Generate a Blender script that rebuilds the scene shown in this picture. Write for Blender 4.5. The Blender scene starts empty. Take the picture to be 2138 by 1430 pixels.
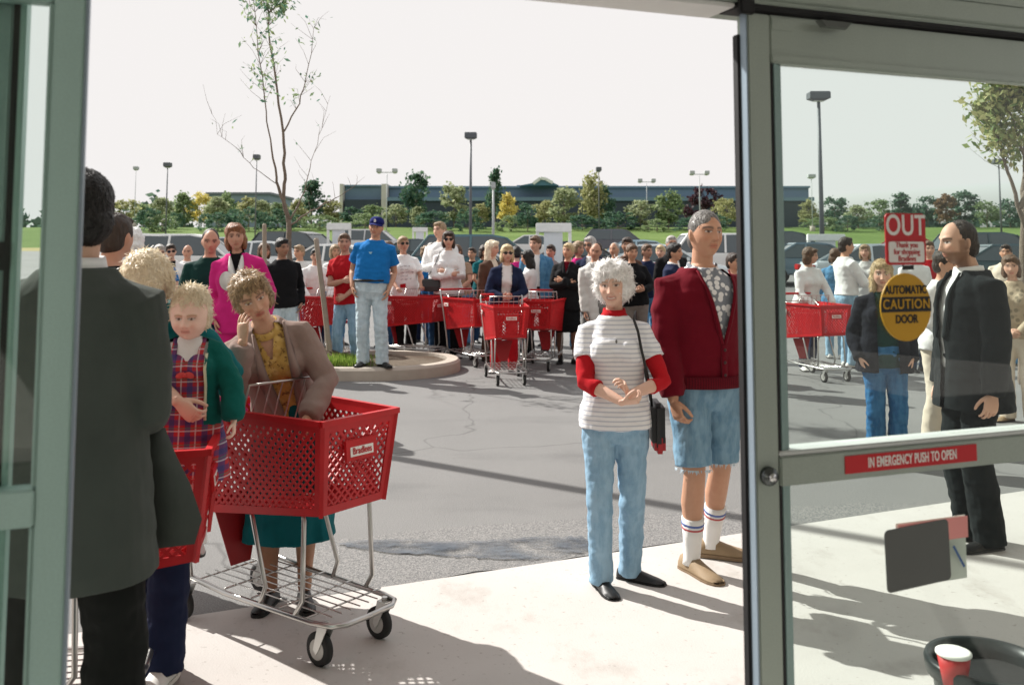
import bpy, bmesh, math, random
import numpy as np
from mathutils import Vector, Matrix, noise as mnoise
random.seed(7); rng = np.random.default_rng(7)
S = bpy.context.scene
R = math.radians

# ---------------------------------------------------------------- camera
FPX, TH, HOR, CH = 1950.0, R(4.5), 523.0, 1.55
PY0 = HOR - FPX*math.tan(TH)                     # principal point (photo pixels)
cam_d = bpy.data.cameras.new('camera'); cam = bpy.data.objects.new('camera', cam_d)
S.collection.objects.link(cam); S.camera = cam
cam.location = (0, 0, CH); cam.rotation_euler = (math.pi/2+TH, 0, 0)
cam_d.sensor_width = 36; cam_d.lens = FPX/2138*36
cam_d.shift_y = -(715-PY0)/2138
cam_d.dof.use_dof = True; cam_d.dof.focus_distance = 5.2; cam_d.dof.aperture_fstop = 4.5
cam_d.clip_start = .05; cam_d.clip_end = 6000
# ---------------------------------------------------------------- world, sun, exposure
SUN_EL, SUN_DIR = R(40), Vector((-.81, .58, 0)).normalized()     # towards the sun, horizontally
W = bpy.data.worlds.new('World'); S.world = W; W.use_nodes = True
nt = W.node_tree; bg = nt.nodes['Background']
sky = nt.nodes.new('ShaderNodeTexSky'); sky.sky_type = 'NISHITA'; sky.sun_disc = False
sky.sun_elevation = SUN_EL; sky.sun_rotation = math.atan2(SUN_DIR.x, SUN_DIR.y)
sky.air_density = 1.0; sky.dust_density = 4.0; sky.ozone_density = 1.0
hs = nt.nodes.new('ShaderNodeHueSaturation'); hs.inputs['Saturation'].default_value = .32; hs.inputs['Value'].default_value = 2.6
mn = nt.nodes.new('ShaderNodeVectorMath'); mn.operation = 'MINIMUM'; mn.inputs[1].default_value = (5.8, 5.62, 5.54)
nt.links.new(sky.outputs[0], hs.inputs['Color']); nt.links.new(hs.outputs[0], mn.inputs[0]); nt.links.new(mn.outputs[0], bg.inputs[0])
bg.inputs[1].default_value = .1
sd = bpy.data.lights.new('sun', 'SUN'); sd.energy = 5.0; sd.angle = R(.5); sd.color = (1, .965, .91)
sun = bpy.data.objects.new('sun', sd); S.collection.objects.link(sun)
sun.rotation_euler = Vector((SUN_DIR.x*math.cos(SUN_EL), SUN_DIR.y*math.cos(SUN_EL), math.sin(SUN_EL))).to_track_quat('Z', 'Y').to_euler()
S.view_settings.view_transform = 'Standard'; S.view_settings.look = 'None'
S.view_settings.exposure = .66; S.view_settings.gamma = 1

# ---------------------------------------------------------------- pixel helpers (photo pixels -> world points)
def ray(px, py):
    cx, cy = (px-1069)/FPX, (PY0-py)/FPX
    return Vector((cx, math.cos(TH)-cy*math.sin(TH), math.sin(TH)+cy*math.cos(TH)))
def at(px, py, Y):
    r = ray(px, py); return Vector((0, 0, CH)) + r*(Y/r.y)
def gnd(px, py, z=0.0):
    r = ray(px, py); return Vector((0, 0, CH)) + r*((z-CH)/r.z)
def gz(Y):
    return float(np.interp(Y, [-1e3, 18, 50, 72, 108, 150, 5000], [0, 0, .9, 1.5, 4.2, 5.0, 5.0]))

# ---------------------------------------------------------------- mesh helpers
class MB:
    def __init__(s): s.v = []; s.f = []; s.m = []; s.n = 0; s.cm = 0
    def add(s, V, F):
        V = np.asarray(V, float).reshape(-1, 3); s.v.append(V)
        for q in F: s.f.append(tuple(i+s.n for i in q)); s.m.append(s.cm)
        s.n += len(V); return s
    def loft(s, rings, cap=True, closed=True):
        k = len(rings[0]); V = np.concatenate([np.asarray(r, float) for r in rings]); F = []
        for i in range(len(rings)-1):
            for j in range(k if closed else k-1):
                a, b = i*k+j, i*k+(j+1) % k
                F.append((a, b, b+k, a+k))
        if cap:
            F.append(tuple(range(k))[::-1]); F.append(tuple((len(rings)-1)*k+j for j in range(k)))
        return s.add(V, F)
    def tube(s, pts, rad, seg=12, flat=1.0, ref=None, round_=True):
        P = [np.asarray(p, float) for p in pts]
        if not hasattr(rad, '__len__'): rad = [rad]*len(P)
        if round_:
            d0 = (P[0]-P[1]); d0 /= np.linalg.norm(d0)+1e-9; d1 = P[-1]-P[-2]; d1 /= np.linalg.norm(d1)+1e-9
            a = [(P[0]+d0*rad[0]*.75, rad[0]*.42), (P[0]+d0*rad[0]*.45, rad[0]*.8)]
            b = [(P[-1]+d1*rad[-1]*.45, rad[-1]*.8), (P[-1]+d1*rad[-1]*.75, rad[-1]*.42)]
            P = [x[0] for x in a]+P+[x[0] for x in b]; rad = [x[1] for x in a]+list(rad)+[x[1] for x in b]
        n = None; rings = []; th = np.linspace(0, 2*np.pi, seg, endpoint=False)
        for i in range(len(P)):
            t = P[min(i+1, len(P)-1)]-P[max(i-1, 0)]; t /= np.linalg.norm(t)+1e-9
            if n is None:
                n = np.asarray(ref, float) if ref is not None else (np.array([0, 0, 1.]) if abs(t[2]) < .8 else np.array([0, 1., 0]))
            n = n-t*(n@t); n /= np.linalg.norm(n)+1e-9; b = np.cross(t, n)
            rings.append(P[i]+rad[i]*(np.outer(np.cos(th), n)*flat+np.outer(np.sin(th), b)))
        return s.loft(rings)
    def ell(s, c, r, Rm=None, seg=16, rg=10):
        V = [(0, 0, -1)]; F = []
        for i in range(1, rg):
            p = -math.pi/2+math.pi*i/rg
            for j in range(seg):
                a = 2*math.pi*j/seg; V.append((math.cos(p)*math.cos(a), math.cos(p)*math.sin(a), math.sin(p)))
        V.append((0, 0, 1)); V = np.array(V)*np.asarray(r if hasattr(r, '__len__') else (r,)*3)
        for j in range(seg): F.append((0, 1+(j+1) % seg, 1+j))
        for i in range(rg-2):
            for j in range(seg):
                a, b = 1+i*seg+j, 1+i*seg+(j+1) % seg; F.append((a, b, b+seg, a+seg))
        L = len(V)-1; o = 1+(rg-2)*seg
        for j in range(seg): F.append((o+j, o+(j+1) % seg, L))
        if Rm is not None: V = V@np.asarray(Rm).T
        return s.add(V+np.asarray(c, float), F)
    def box(s, c, d, Rm=None):
        x, y, z = [k/2 for k in d]
        V = np.array([(-x,-y,-z),(x,-y,-z),(x,y,-z),(-x,y,-z),(-x,-y,z),(x,-y,z),(x,y,z),(-x,y,z)])
        if Rm is not None: V = V@np.asarray(Rm).T
        return s.add(V+np.asarray(c, float), [(0,3,2,1),(4,5,6,7),(0,1,5,4),(1,2,6,5),(2,3,7,6),(3,0,4,7)])
    def bx(s, x0, x1, y0, y1, z0, z1): return s.box(((x0+x1)/2, (y0+y1)/2, (z0+z1)/2), (x1-x0, y1-y0, z1-z0))
    def bar(s, a, b, w, h=None, up=(0, 0, 1)):
        a, b = np.asarray(a, float), np.asarray(b, float); t = b-a; L = np.linalg.norm(t); t /= L
        n = np.asarray(up, float); n = n-t*(n@t); n /= np.linalg.norm(n)+1e-9; q = np.cross(n, t)
        return s.box((a+b)/2, (L, w, h or w), np.stack([t, q, n], 1))
    def prism(s, poly, axis, a, b):
        n = len(poly)
        def mk(p, q):
            if axis == 'x': return (q, p[0], p[1])
            if axis == 'y': return (p[0], q, p[1])
            return (p[0], p[1], q)
        V = [mk(p, a) for p in poly]+[mk(p, b) for p in poly]
        F = [tuple(range(n)), tuple(range(2*n-1, n-1, -1))]+[(i, i+n, (i+1) % n+n, (i+1) % n) for i in range(n)]
        return s.add(V, F)
    def arr(s): return np.concatenate(s.v) if s.v else np.zeros((0, 3))

def new_mesh(name, V, F, mats, smooth=False, midx=None, bevel=0):
    me = bpy.data.meshes.new(name); me.from_pydata(np.asarray(V).tolist(), [], F)
    for m in (mats if isinstance(mats, (list, tuple)) else [mats]): me.materials.append(m)
    if midx is not None: me.polygons.foreach_set('material_index', np.asarray(midx, np.int32))
    bm = bmesh.new(); bm.from_mesh(me)
    bmesh.ops.recalc_face_normals(bm, faces=bm.faces)
    if bevel:
        es = [e for e in bm.edges if len(e.link_faces) == 2 and e.calc_face_angle(0) > R(35)]
        bmesh.ops.bevel(bm, geom=es, offset=bevel, segments=2, affect='EDGES', clamp_overlap=True)
    bm.to_mesh(me); bm.free()
    if smooth: me.polygons.foreach_set('use_smooth', np.ones(len(me.polygons), bool))
    me.update(); return me
def link(name, me, parent=None, loc=None):
    o = bpy.data.objects.new(name, me); S.collection.objects.link(o)
    if parent: o.parent = parent
    if loc is not None: o.location = loc
    return o
def build(name, mb, mats, parent=None, smooth=False, bevel=0, loc=None):
    return link(name, new_mesh(name, mb.arr(), mb.f, mats, smooth, mb.m if isinstance(mats, (list, tuple)) else None, bevel), parent, loc)
def tag(o, label=None, cat=None, group=None, kind=None):
    if label: o['label'] = label
    if cat: o['category'] = cat
    if group: o['group'] = group
    if kind: o['kind'] = kind
    return o
def empty(name, loc=(0, 0, 0), rz=0, label=None, cat=None, group=None):
    o = bpy.data.objects.new(name, None); S.collection.objects.link(o); o.empty_display_size = .1
    o.location = loc; o.rotation_euler = (0, 0, rz); return tag(o, label, cat, group)
KIDS = {}
def copy_tree(o, parent=None):
    c = o.copy(); S.collection.objects.link(c)
    if parent: c.parent = parent
    for ch in [k for k in S.objects if k.parent == o]: copy_tree(ch, c)
    return c
def remesh(mb, vox, smooth=3):
    me = bpy.data.meshes.new('tmp'); me.from_pydata(mb.arr().tolist(), [], mb.f)
    bm = bmesh.new(); bm.from_mesh(me); bmesh.ops.recalc_face_normals(bm, faces=bm.faces); bm.to_mesh(me); bm.free()
    o = bpy.data.objects.new('tmp', me); S.collection.objects.link(o)
    m = o.modifiers.new('r', 'REMESH'); m.mode = 'VOXEL'; m.voxel_size = vox; m.adaptivity = 0
    if smooth:
        sm = o.modifiers.new('s', 'SMOOTH'); sm.factor = .5; sm.iterations = smooth
    dg = bpy.context.evaluated_depsgraph_get(); ev = o.evaluated_get(dg); m2 = ev.to_mesh()
    n = len(m2.vertices); V = np.empty(n*3); m2.vertices.foreach_get('co', V)
    N = np.empty(n*3); m2.vertices.foreach_get('normal', N)
    F = [tuple(p.vertices) for p in m2.polygons]; ev.to_mesh_clear()
    bpy.data.objects.remove(o); bpy.data.meshes.remove(me)
    return V.reshape(-1, 3), F, N.reshape(-1, 3)

# ---------------------------------------------------------------- materials
def srgb(r, g, b):
    f = lambda c: (c/255/12.92 if c/255 <= .04045 else ((c/255+.055)/1.055)**2.4)
    return (f(r), f(g), f(b))
def nodes(name):
    m = bpy.data.materials.new(name); m.use_nodes = True
    return m, m.node_tree, m.node_tree.nodes['Principled BSDF']
def N(nt, t, **k):
    n = nt.nodes.new(t)
    for a, b in k.items():
        if a in n.inputs: n.inputs[a].default_value = b
        else: setattr(n, a, b)
    return n
def ramp(nt, fac, stops):
    r = N(nt, 'ShaderNodeValToRGB'); e = r.color_ramp.elements
    while len(e) < len(stops): e.new(.5)
    for i, (p, c) in enumerate(stops): e[i].position = p; e[i].color = (*c, 1) if len(c) == 3 else c
    nt.links.new(fac, r.inputs[0]); return r.outputs[0]
def mixc(nt, fac, a, b, mode='MIX'):
    m = N(nt, 'ShaderNodeMix', data_type='RGBA', blend_type=mode)
    for s, x in ((0, fac), (6, a), (7, b)):
        if hasattr(x, 'is_output'): nt.links.new(x, m.inputs[s])
        else: m.inputs[s].default_value = x if not isinstance(x, tuple) else (*x[:3], 1)
    return m.outputs[2]
def coords(nt, which='Object', scale=(1, 1, 1), rot=(0, 0, 0)):
    tc = N(nt, 'ShaderNodeTexCoord'); mp = N(nt, 'ShaderNodeMapping'); mp.inputs['Scale'].default_value = scale; mp.inputs['Rotation'].default_value = rot
    nt.links.new(tc.outputs[which], mp.inputs[0]); return mp.outputs[0]
def noise(nt, vec, scale, detail=4, rough=.55):
    n = N(nt, 'ShaderNodeTexNoise'); n.inputs['Scale'].default_value = scale; n.inputs['Detail'].default_value = detail; n.inputs['Roughness'].default_value = rough
    nt.links.new(vec, n.inputs['Vector']); return n.outputs['Fac']
def bump(nt, b, h, strength=.3, dist=.01):
    n = N(nt, 'ShaderNodeBump'); n.inputs['Strength'].default_value = strength; n.inputs['Distance'].default_value = dist
    nt.links.new(h, n.inputs['Height']); nt.links.new(n.outputs[0], b.inputs['Normal'])
MC = {}
def mat(name, col, rough=.6, var=.12, scale=8, metal=0, bmp=0, bdist=.004, spec=.4, coat=0):
    if name in MC: return MC[name]
    m, nt, b = nodes(name); v = coords(nt)
    f = noise(nt, v, scale)
    c = mixc(nt, f, tuple(x*(1-var) for x in col), tuple(min(1, x*(1+var)) for x in col))
    nt.links.new(c, b.inputs['Base Color'])
    b.inputs['Roughness'].default_value = rough; b.inputs['Metallic'].default_value = metal
    b.inputs['Specular IOR Level'].default_value = spec; b.inputs['Coat Weight'].default_value = coat
    if bmp: bump(nt, b, noise(nt, v, scale*4), bmp, bdist)
    MC[name] = m; return m
def cloth(name, col, var=.18, rough=.92, wr=.35):
    if name in MC: return MC[name]
    m, nt, b = nodes(name); v = coords(nt)
    c = mixc(nt, noise(nt, v, 6, 5), tuple(x*(1-var) for x in col), tuple(min(.9, x*(1+var)) for x in col))
    c = mixc(nt, noise(nt, v, 320, 2), tuple(x*.0 for x in col), c) if False else c
    nt.links.new(c, b.inputs['Base Color']); b.inputs['Roughness'].default_value = rough
    b.inputs['Specular IOR Level'].default_value = .10; b.inputs['Sheen Weight'].default_value = .03
    h = N(nt, 'ShaderNodeMath', operation='ADD')
    n2 = N(nt, 'ShaderNodeMath', operation='MULTIPLY'); n2.inputs[1].default_value = .004
    nt.links.new(noise(nt, v, 260, 2), n2.inputs[0]); nt.links.new(noise(nt, coords(nt, scale=(1, 1, .55)), 11, 3, .45), h.inputs[0]); nt.links.new(n2.outputs[0], h.inputs[1])
    bump(nt, b, h.outputs[0], wr, .03)
    MC[name] = m; return m
def denim(name, dark, light):
    if name in MC: return MC[name]
    m, nt, b = nodes(name); v = coords(nt, scale=(1, 1, .30))
    c = ramp(nt, noise(nt, v, 26, 6, .6), [(.40, dark), (.58, light)])
    c = mixc(nt, noise(nt, coords(nt), 240, 2), c, tuple(x*1.5 for x in dark)); 
    nt.links.new(c, b.inputs['Base Color']); b.inputs['Roughness'].default_value = .95; b.inputs['Specular IOR Level'].default_value = .1
    bump(nt, b, noise(nt, coords(nt, scale=(1, 1, .8)), 12, 4, .5), .45, .03)
    MC[name] = m; return m
def skin_mat(name, sss=0):
    if name in MC: return MC[name]
    m, nt, b = nodes(name); a = N(nt, 'ShaderNodeAttribute', attribute_name='Col')
    v = coords(nt); c = mixc(nt, .12, a.outputs['Color'], ramp(nt, noise(nt, v, 30, 4), [(.3, (.45, .2, .14)), (.7, (.7, .45, .33))]))
    nt.links.new(c, b.inputs['Base Color']); b.inputs['Roughness'].default_value = .55; b.inputs['Specular IOR Level'].default_value = .3
    if sss: b.inputs['Subsurface Weight'].default_value = sss; b.inputs['Subsurface Radius'].default_value = (.012, .005, .003)
    bump(nt, b, noise(nt, v, 120, 3), .12, .004)
    MC[name] = m; return m
def hair_mat(name, col, spread=.5):
    if max(col) > .55: spread = .14
    if name in MC: return MC[name]
    m, nt, b = nodes(name); v = coords(nt, scale=(1, 1, .25))
    c = ramp(nt, noise(nt, v, 55, 4, .7), [(.3, tuple(x*(1-spread) for x in col)), (.7, tuple(min(.9, x*(1+spread)) for x in col))])
    nt.links.new(c, b.inputs['Base Color']); b.inputs['Roughness'].default_value = .5; b.inputs['Specular IOR Level'].default_value = .35
    bump(nt, b, noise(nt, coords(nt, scale=(1, 1, .3)), 70, 4, .7), .8, .012)
    MC[name] = m; return m
def strand_mat(name, col):
    if name in MC: return MC[name]
    m, nt, b = nodes(name); g = N(nt, 'ShaderNodeNewGeometry'); k = .08 if max(col) > .7 else .2 if max(col) > .55 else .55
    nt.links.new(ramp(nt, g.outputs['Random Per Island'], [(.0, tuple(x*(1-k) for x in col)), (1, tuple(min(.92, x*(1+k)) for x in col))]), b.inputs['Base Color'])
    b.inputs['Roughness'].default_value = .4; b.inputs['Specular IOR Level'].default_value = .4
    t = N(nt, 'ShaderNodeBsdfTranslucent'); t.inputs[0].default_value = (*[min(.9, c*1.3) for c in col], 1); x = N(nt, 'ShaderNodeMixShader'); x.inputs[0].default_value = .25; o = nt.nodes['Material Output']
    nt.links.new(b.outputs[0], x.inputs[1]); nt.links.new(t.outputs[0], x.inputs[2]); nt.links.new(x.outputs[0], o.inputs[0]); MC[name] = m; return m
def glass_mat(name, tint, refl=1.0, rough=0.0):
    if name in MC: return MC[name]
    m = bpy.data.materials.new(name); m.use_nodes = True; nt = m.node_tree; nt.nodes.clear()
    o = N(nt, 'ShaderNodeOutputMaterial'); t = N(nt, 'ShaderNodeBsdfTransparent'); g = N(nt, 'ShaderNodeBsdfGlossy'); x = N(nt, 'ShaderNodeMixShader'); lw = N(nt, 'ShaderNodeLayerWeight'); lw.inputs[0].default_value = .5; pw = N(nt, 'ShaderNodeMath', operation='POWER'); pw.inputs[1].default_value = 4; fr = N(nt, 'ShaderNodeMath', operation='MULTIPLY_ADD'); fr.inputs[1].default_value = .6; fr.inputs[2].default_value = .018
    t.inputs[0].default_value = (*tint, 1); g.inputs['Roughness'].default_value = rough; g.inputs[0].default_value = (refl, refl, refl, 1)
    nt.links.new(lw.outputs['Facing'], pw.inputs[0]); nt.links.new(pw.outputs[0], fr.inputs[0])
    nt.links.new(fr.outputs[0], x.inputs[0]); nt.links.new(t.outputs[0], x.inputs[1]); nt.links.new(g.outputs[0], x.inputs[2]); nt.links.new(x.outputs[0], o.inputs[0])
    MC[name] = m; return m
def film_mat(name, col, alpha):
    m, nt, b = nodes(name); b.inputs['Base Color'].default_value = (*col, 1); b.inputs['Alpha'].default_value = alpha; b.inputs['Roughness'].default_value = .4
    return m
def text_mesh(name, s, size, m, parent, loc, rot=(math.pi/2, 0, 0), sx=1.0, depth=.0006, bold=0, align='CENTER', spacing=1.0):
    c = bpy.data.curves.new('t', 'FONT'); c.body = s; c.size = size; c.align_x = align; c.align_y = 'CENTER'; c.extrude = depth; c.offset = bold; c.space_line = .85; c.space_character = spacing
    o = bpy.data.objects.new('t', c); S.collection.objects.link(o)
    dg = bpy.context.evaluated_depsgraph_get(); me = bpy.data.meshes.new_from_object(o.evaluated_get(dg)); me.name = name
    bpy.data.objects.remove(o); bpy.data.curves.remove(c)
    me.materials.clear(); me.materials.append(m)
    me.transform(Matrix.Diagonal((sx, 1, 1, 1)))
    ob = link(name, me, parent, loc); ob.rotation_euler = rot; return ob
# ================================================================ SETTING
def asphalt():
    m, nt, b = nodes('asphalt'); v = coords(nt)
    c = ramp(nt, noise(nt, v, .35, 6, .6), [(.3, (.125, .123, .120)), (.7, (.225, .220, .214))])
    c = mixc(nt, noise(nt, v, 90, 3), c, (.25, .245, .238)); 
    sp = ramp(nt, noise(nt, v, 160, 2, .7), [(.40, (.45, .45, .45)), (.56, (1, 1, 1))])
    c = mixc(nt, .8, c, sp, 'MULTIPLY')
    st = ramp(nt, noise(nt, coords(nt, scale=(.5, 1.2, 1)), .9, 5, .6), [(.55, (1, 1, 1)), (.75, (.72, .72, .73))])
    c = mixc(nt, 1.0, c, st, 'MULTIPLY')
    vo = N(nt, 'ShaderNodeTexVoronoi', feature='DISTANCE_TO_EDGE'); vo.inputs['Scale'].default_value = .22
    wv = N(nt, 'ShaderNodeVectorMath', operation='ADD'); nz = N(nt, 'ShaderNodeTexNoise'); nz.inputs['Scale'].default_value = 1.2; nt.links.new(v, nz.inputs['Vector'])
    nt.links.new(v, wv.inputs[0]); nt.links.new(nz.outputs['Color'], wv.inputs[1]); nt.links.new(wv.outputs[0], vo.inputs['Vector'])
    c = mixc(nt, 1.0, c, ramp(nt, vo.outputs[0], [(.0, (.62, .62, .62)), (.002, (1, 1, 1))]), 'MULTIPLY')
    nt.links.new(c, b.inputs['Base Color']); b.inputs['Roughness'].default_value = .75; b.inputs['Specular IOR Level'].default_value = .35
    bump(nt, b, noise(nt, v, 140, 3), .6, .006); return m
def concrete():
    m, nt, b = nodes('concrete'); v = coords(nt)
    c = ramp(nt, noise(nt, v, 1.3, 7, .62), [(.3, (.43, .41, .39)), (.7, (.54, .517, .495))])
    c = mixc(nt, noise(nt, v, 70, 4, .7), c, (.49, .46, .435))
    sp = ramp(nt, noise(nt, v, 42, 2, .6), [(.66, (1, 1, 1)), (.74, (.5, .46, .42))])
    c = mixc(nt, .55, c, sp, 'MULTIPLY')
    st = ramp(nt, noise(nt, coords(nt, scale=(1, .6, 1)), 2.6, 5, .7), [(.55, (1, 1, 1)), (.72, (.80, .78, .76))])
    c = mixc(nt, 1.0, c, st, 'MULTIPLY')
    nt.links.new(c, b.inputs['Base Color']); b.inputs['Roughness'].default_value = .85; b.inputs['Specular IOR Level'].default_value = .25
    bump(nt, b, noise(nt, v, 110, 4), .3, .004); return m
def grass(name, a, b_, sc=.6):
    m, nt, b = nodes(name); v = coords(nt)
    c = ramp(nt, noise(nt, v, sc, 6, .65), [(.3, a), (.7, b_)]); c = mixc(nt, noise(nt, v, sc*25, 3), c, tuple(x*.5 for x in a))
    nt.links.new(c, b.inputs['Base Color']); b.inputs['Roughness'].default_value = .95; b.inputs['Specular IOR Level'].default_value = .1
    bump(nt, b, noise(nt, v, sc*30, 4), .8, .05); return m
M_ASPH, M_CONC = asphalt(), concrete()
def sheet(name, ys, m, dz=0.0, x0=-2500, x1=2500, kind='structure'):
    mb = MB(); mb.loft([[(x0, y, gz(y)+dz), (x1, y, gz(y)+dz)] for y in ys], cap=False, closed=False)
    return tag(build(name, mb, m), kind=kind)
sheet('parking_lot', [-40, 0, 18, 25, 34, 42, 50, 60, 72], M_ASPH)
sheet('grass_verge', [72, 75.5], grass('dry_grass', (.42, .36, .17), (.55, .48, .26)), .0)
sheet('grass_berm', [75.5, 84, 92, 100, 108, 116, 150], grass('lawn', (.11, .18, .045), (.21, .29, .09), .25))
sheet('far_ground', [150, 400, 1200, 4500], grass('field', (.12, .18, .05), (.2, .24, .08), .05))
# concrete apron in front of the doors
pa, pb = gnd(750, 1236), gnd(1560, 1114); dv = (pb-pa).normalized()
e0, e1 = pa-dv*9, pb+dv*12
mb = MB(); mb.add([(e0.x, -6, .008), (e1.x, -6, .008), (e1.x, e1.y, .008), (e0.x, e0.y, .008)], [(0, 1, 2, 3)])
tag(build('sidewalk', mb, M_CONC), kind='structure')
# old patch of darker asphalt along the apron + the wet puddle
def blob(name, pts, z, m, jit=.03, n=6):
    P = []; L = len(pts)
    for i in range(L):
        a, b = pts[i], pts[(i+1) % L]
        for k in range(n):
            p = a.lerp(b, k/n); P.append((p.x+rng.normal(0, jit), p.y+rng.normal(0, jit), z))
    mb = MB(); mb.add(P, [tuple(range(len(P)))]); return tag(build(name, mb, m), kind='structure')
m, nt, b = nodes('asphalt_patch'); v = coords(nt)
c = ramp(nt, noise(nt, v, 130, 2, .7), [(.4, (.10, .10, .10)), (.6, (.25, .24, .23))]); nt.links.new(c, b.inputs['Base Color']); b.inputs['Roughness'].default_value = .85; bump(nt, b, noise(nt, v, 120, 3), .6, .008)
q = [gnd(700, 1128), gnd(960, 1100), gnd(1240, 1082), gnd(1560, 1062), gnd(1800, 1052), gnd(2100, 1046), gnd(2120, 1085), gnd(1560, 1112), gnd(1200, 1166), gnd(760, 1233), gnd(560, 1262), gnd(560, 1180)]
blob('asphalt_patch', q, .004, m, .012)
m, nt, b = nodes('wet_asphalt'); v = coords(nt)
c = ramp(nt, noise(nt, v, 3.2, 5, .6), [(.35, (.05, .062, .08)), (.65, (.12, .135, .155))]); nt.links.new(c, b.inputs['Base Color'])
rr = ramp(nt, noise(nt, v, 5, 5, .7), [(.4, (.28,)*3), (.65, (.7,)*3)]); nt.links.new(rr, b.inputs['Roughness']); b.inputs['Specular IOR Level'].default_value = .35
bump(nt, b, noise(nt, v, 90, 3), .25, .004)
al = ramp(nt, noise(nt, coords(nt, scale=(1, 1.6, 1)), 3.4, 6, .68), [(.40, (0, 0, 0)), (.62, (.9, .9, .9))]); nt.links.new(al, b.inputs['Alpha'])
blob('puddle', [gnd(706, 1138), gnd(760, 1131), gnd(850, 1129), gnd(920, 1133), gnd(1010, 1132), gnd(1090, 1127), gnd(1160, 1124), gnd(1214, 1122), gnd(1240, 1136), gnd(1232, 1152), gnd(1180, 1164), gnd(1110, 1172), gnd(1040, 1172), gnd(970, 1166), gnd(900, 1162), gnd(830, 1160), gnd(740, 1148)], .012, m, .010, 5)

# ---------------------------------------------------------------- far store
def store():
    Y = 150.0
    wall = mat('store_wall_hazed', (.15, .23, .30), .8, .15, .3); dark = mat('store_dark_brick', (.045, .06, .075), .9, .2, .5)  # bluer wall and fascia tones: distance haze put into their colour
    fas = mat('store_fascia_panel', (.13, .20, .27), .6, .12, .2); lt = mat('store_pillar_stone', (.55, .52, .47), .8); wh = mat('store_white_trim', (.75, .75, .73), .6); bl = mat('store_blue_roof', (.07, .17, .24), .5)
    r = empty('store_building', (at(1200, 500, Y).x, Y, gz(Y)), 0, 'long low grey store building with dark front and white gable behind the trees', 'building')
    ox, oz = r.location.x, r.location.z
    X = lambda px: at(px, 470, Y).x-ox
    Z = lambda py: at(1069, py, Y).z-oz
    w = MB(); w.bx(X(720), X(798), 0, 30, -2, Z(388)); w.bx(X(812), X(1690), 0, 45, -2, Z(391)); build('wall', w, fas, r)
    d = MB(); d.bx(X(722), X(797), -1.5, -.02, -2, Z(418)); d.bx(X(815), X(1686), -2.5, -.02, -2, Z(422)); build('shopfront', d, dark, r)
    for a, c in ((799, 811), (713, 719)):
        p = MB(); p.bx(X(a), X(c), -2, 6, -2, Z(386)); build('pillar', p, lt, r)
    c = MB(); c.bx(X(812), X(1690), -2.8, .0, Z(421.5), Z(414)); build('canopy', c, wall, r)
    co = MB(); co.bx(X(719), X(800), -.4, .4, Z(390), Z(386.5)); co.bx(X(810), X(1692), -.4, .5, Z(393), Z(389)); build('coping', co, wall, r)
    g = MB(); g.prism([(X(1085), Z(391)), (X(1165), Z(391)), (X(1150), Z(384)), (X(1137), Z(377)), (X(1128), Z(376)), (X(1112), Z(386))], 'y', -4, 8); build('gable', g, bl, r)
    t = MB()
    for a, b in (((1112, 387.5), (1127, 376.5)), ((1127, 376.5), (1138, 378)), ((1138, 378), (1152, 386))):
        t.bar((X(a[0]), -4.1, Z(a[1])), (X(b[0]), -4.1, Z(b[1])), .3, .45)
    build('gable_trim', t, wh, r)
    u = MB(); u.bx(X(1080), X(1120), 12, 18, Z(391), Z(376)); build('rooftop_unit', u, wall, r)
    dr = MB(); dr.bx(X(1108), X(1146), -2.56, -2.51, -2, Z(440)); build('door', dr, mat('store_door_glass', (.05, .09, .11), .15), r)
store()
def low_block(px0, px1, top, Y, label, col):
    r = empty('low_building', (at((px0+px1)/2, 450, Y).x, Y, gz(Y)), 0, label, 'building')
    hw = (at(px1, 450, Y).x-at(px0, 450, Y).x)/2; h = at(1069, top, Y).z-gz(Y)
    w = MB(); w.bx(-hw, hw, 0, 20, -2, h); build('wall', w, mat('block_'+str(px0), col, .8), r)
    c = MB(); c.bx(-hw-.3, hw+.3, -.3, 20.3, h, h+.5); build('roof', c, mat('block_roof', (.14, .16, .18), .7), r)
    b = MB()
    for i in range(5):
        x = -hw*.8+i*hw*.4; b.bx(x-1.2, x+1.2, -.05, .0, h-3.2, h-1.2)
    build('window', b, mat('block_window_glass', (.08, .13, .17), .2), r)
low_block(432, 562, 407, 190, 'flat roofed bluish building far off behind the left trees', (.2, .26, .30))
low_block(1520, 1560, 402, 210, 'small pale block far off beside the right end of the long store', (.5, .45, .4))

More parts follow.
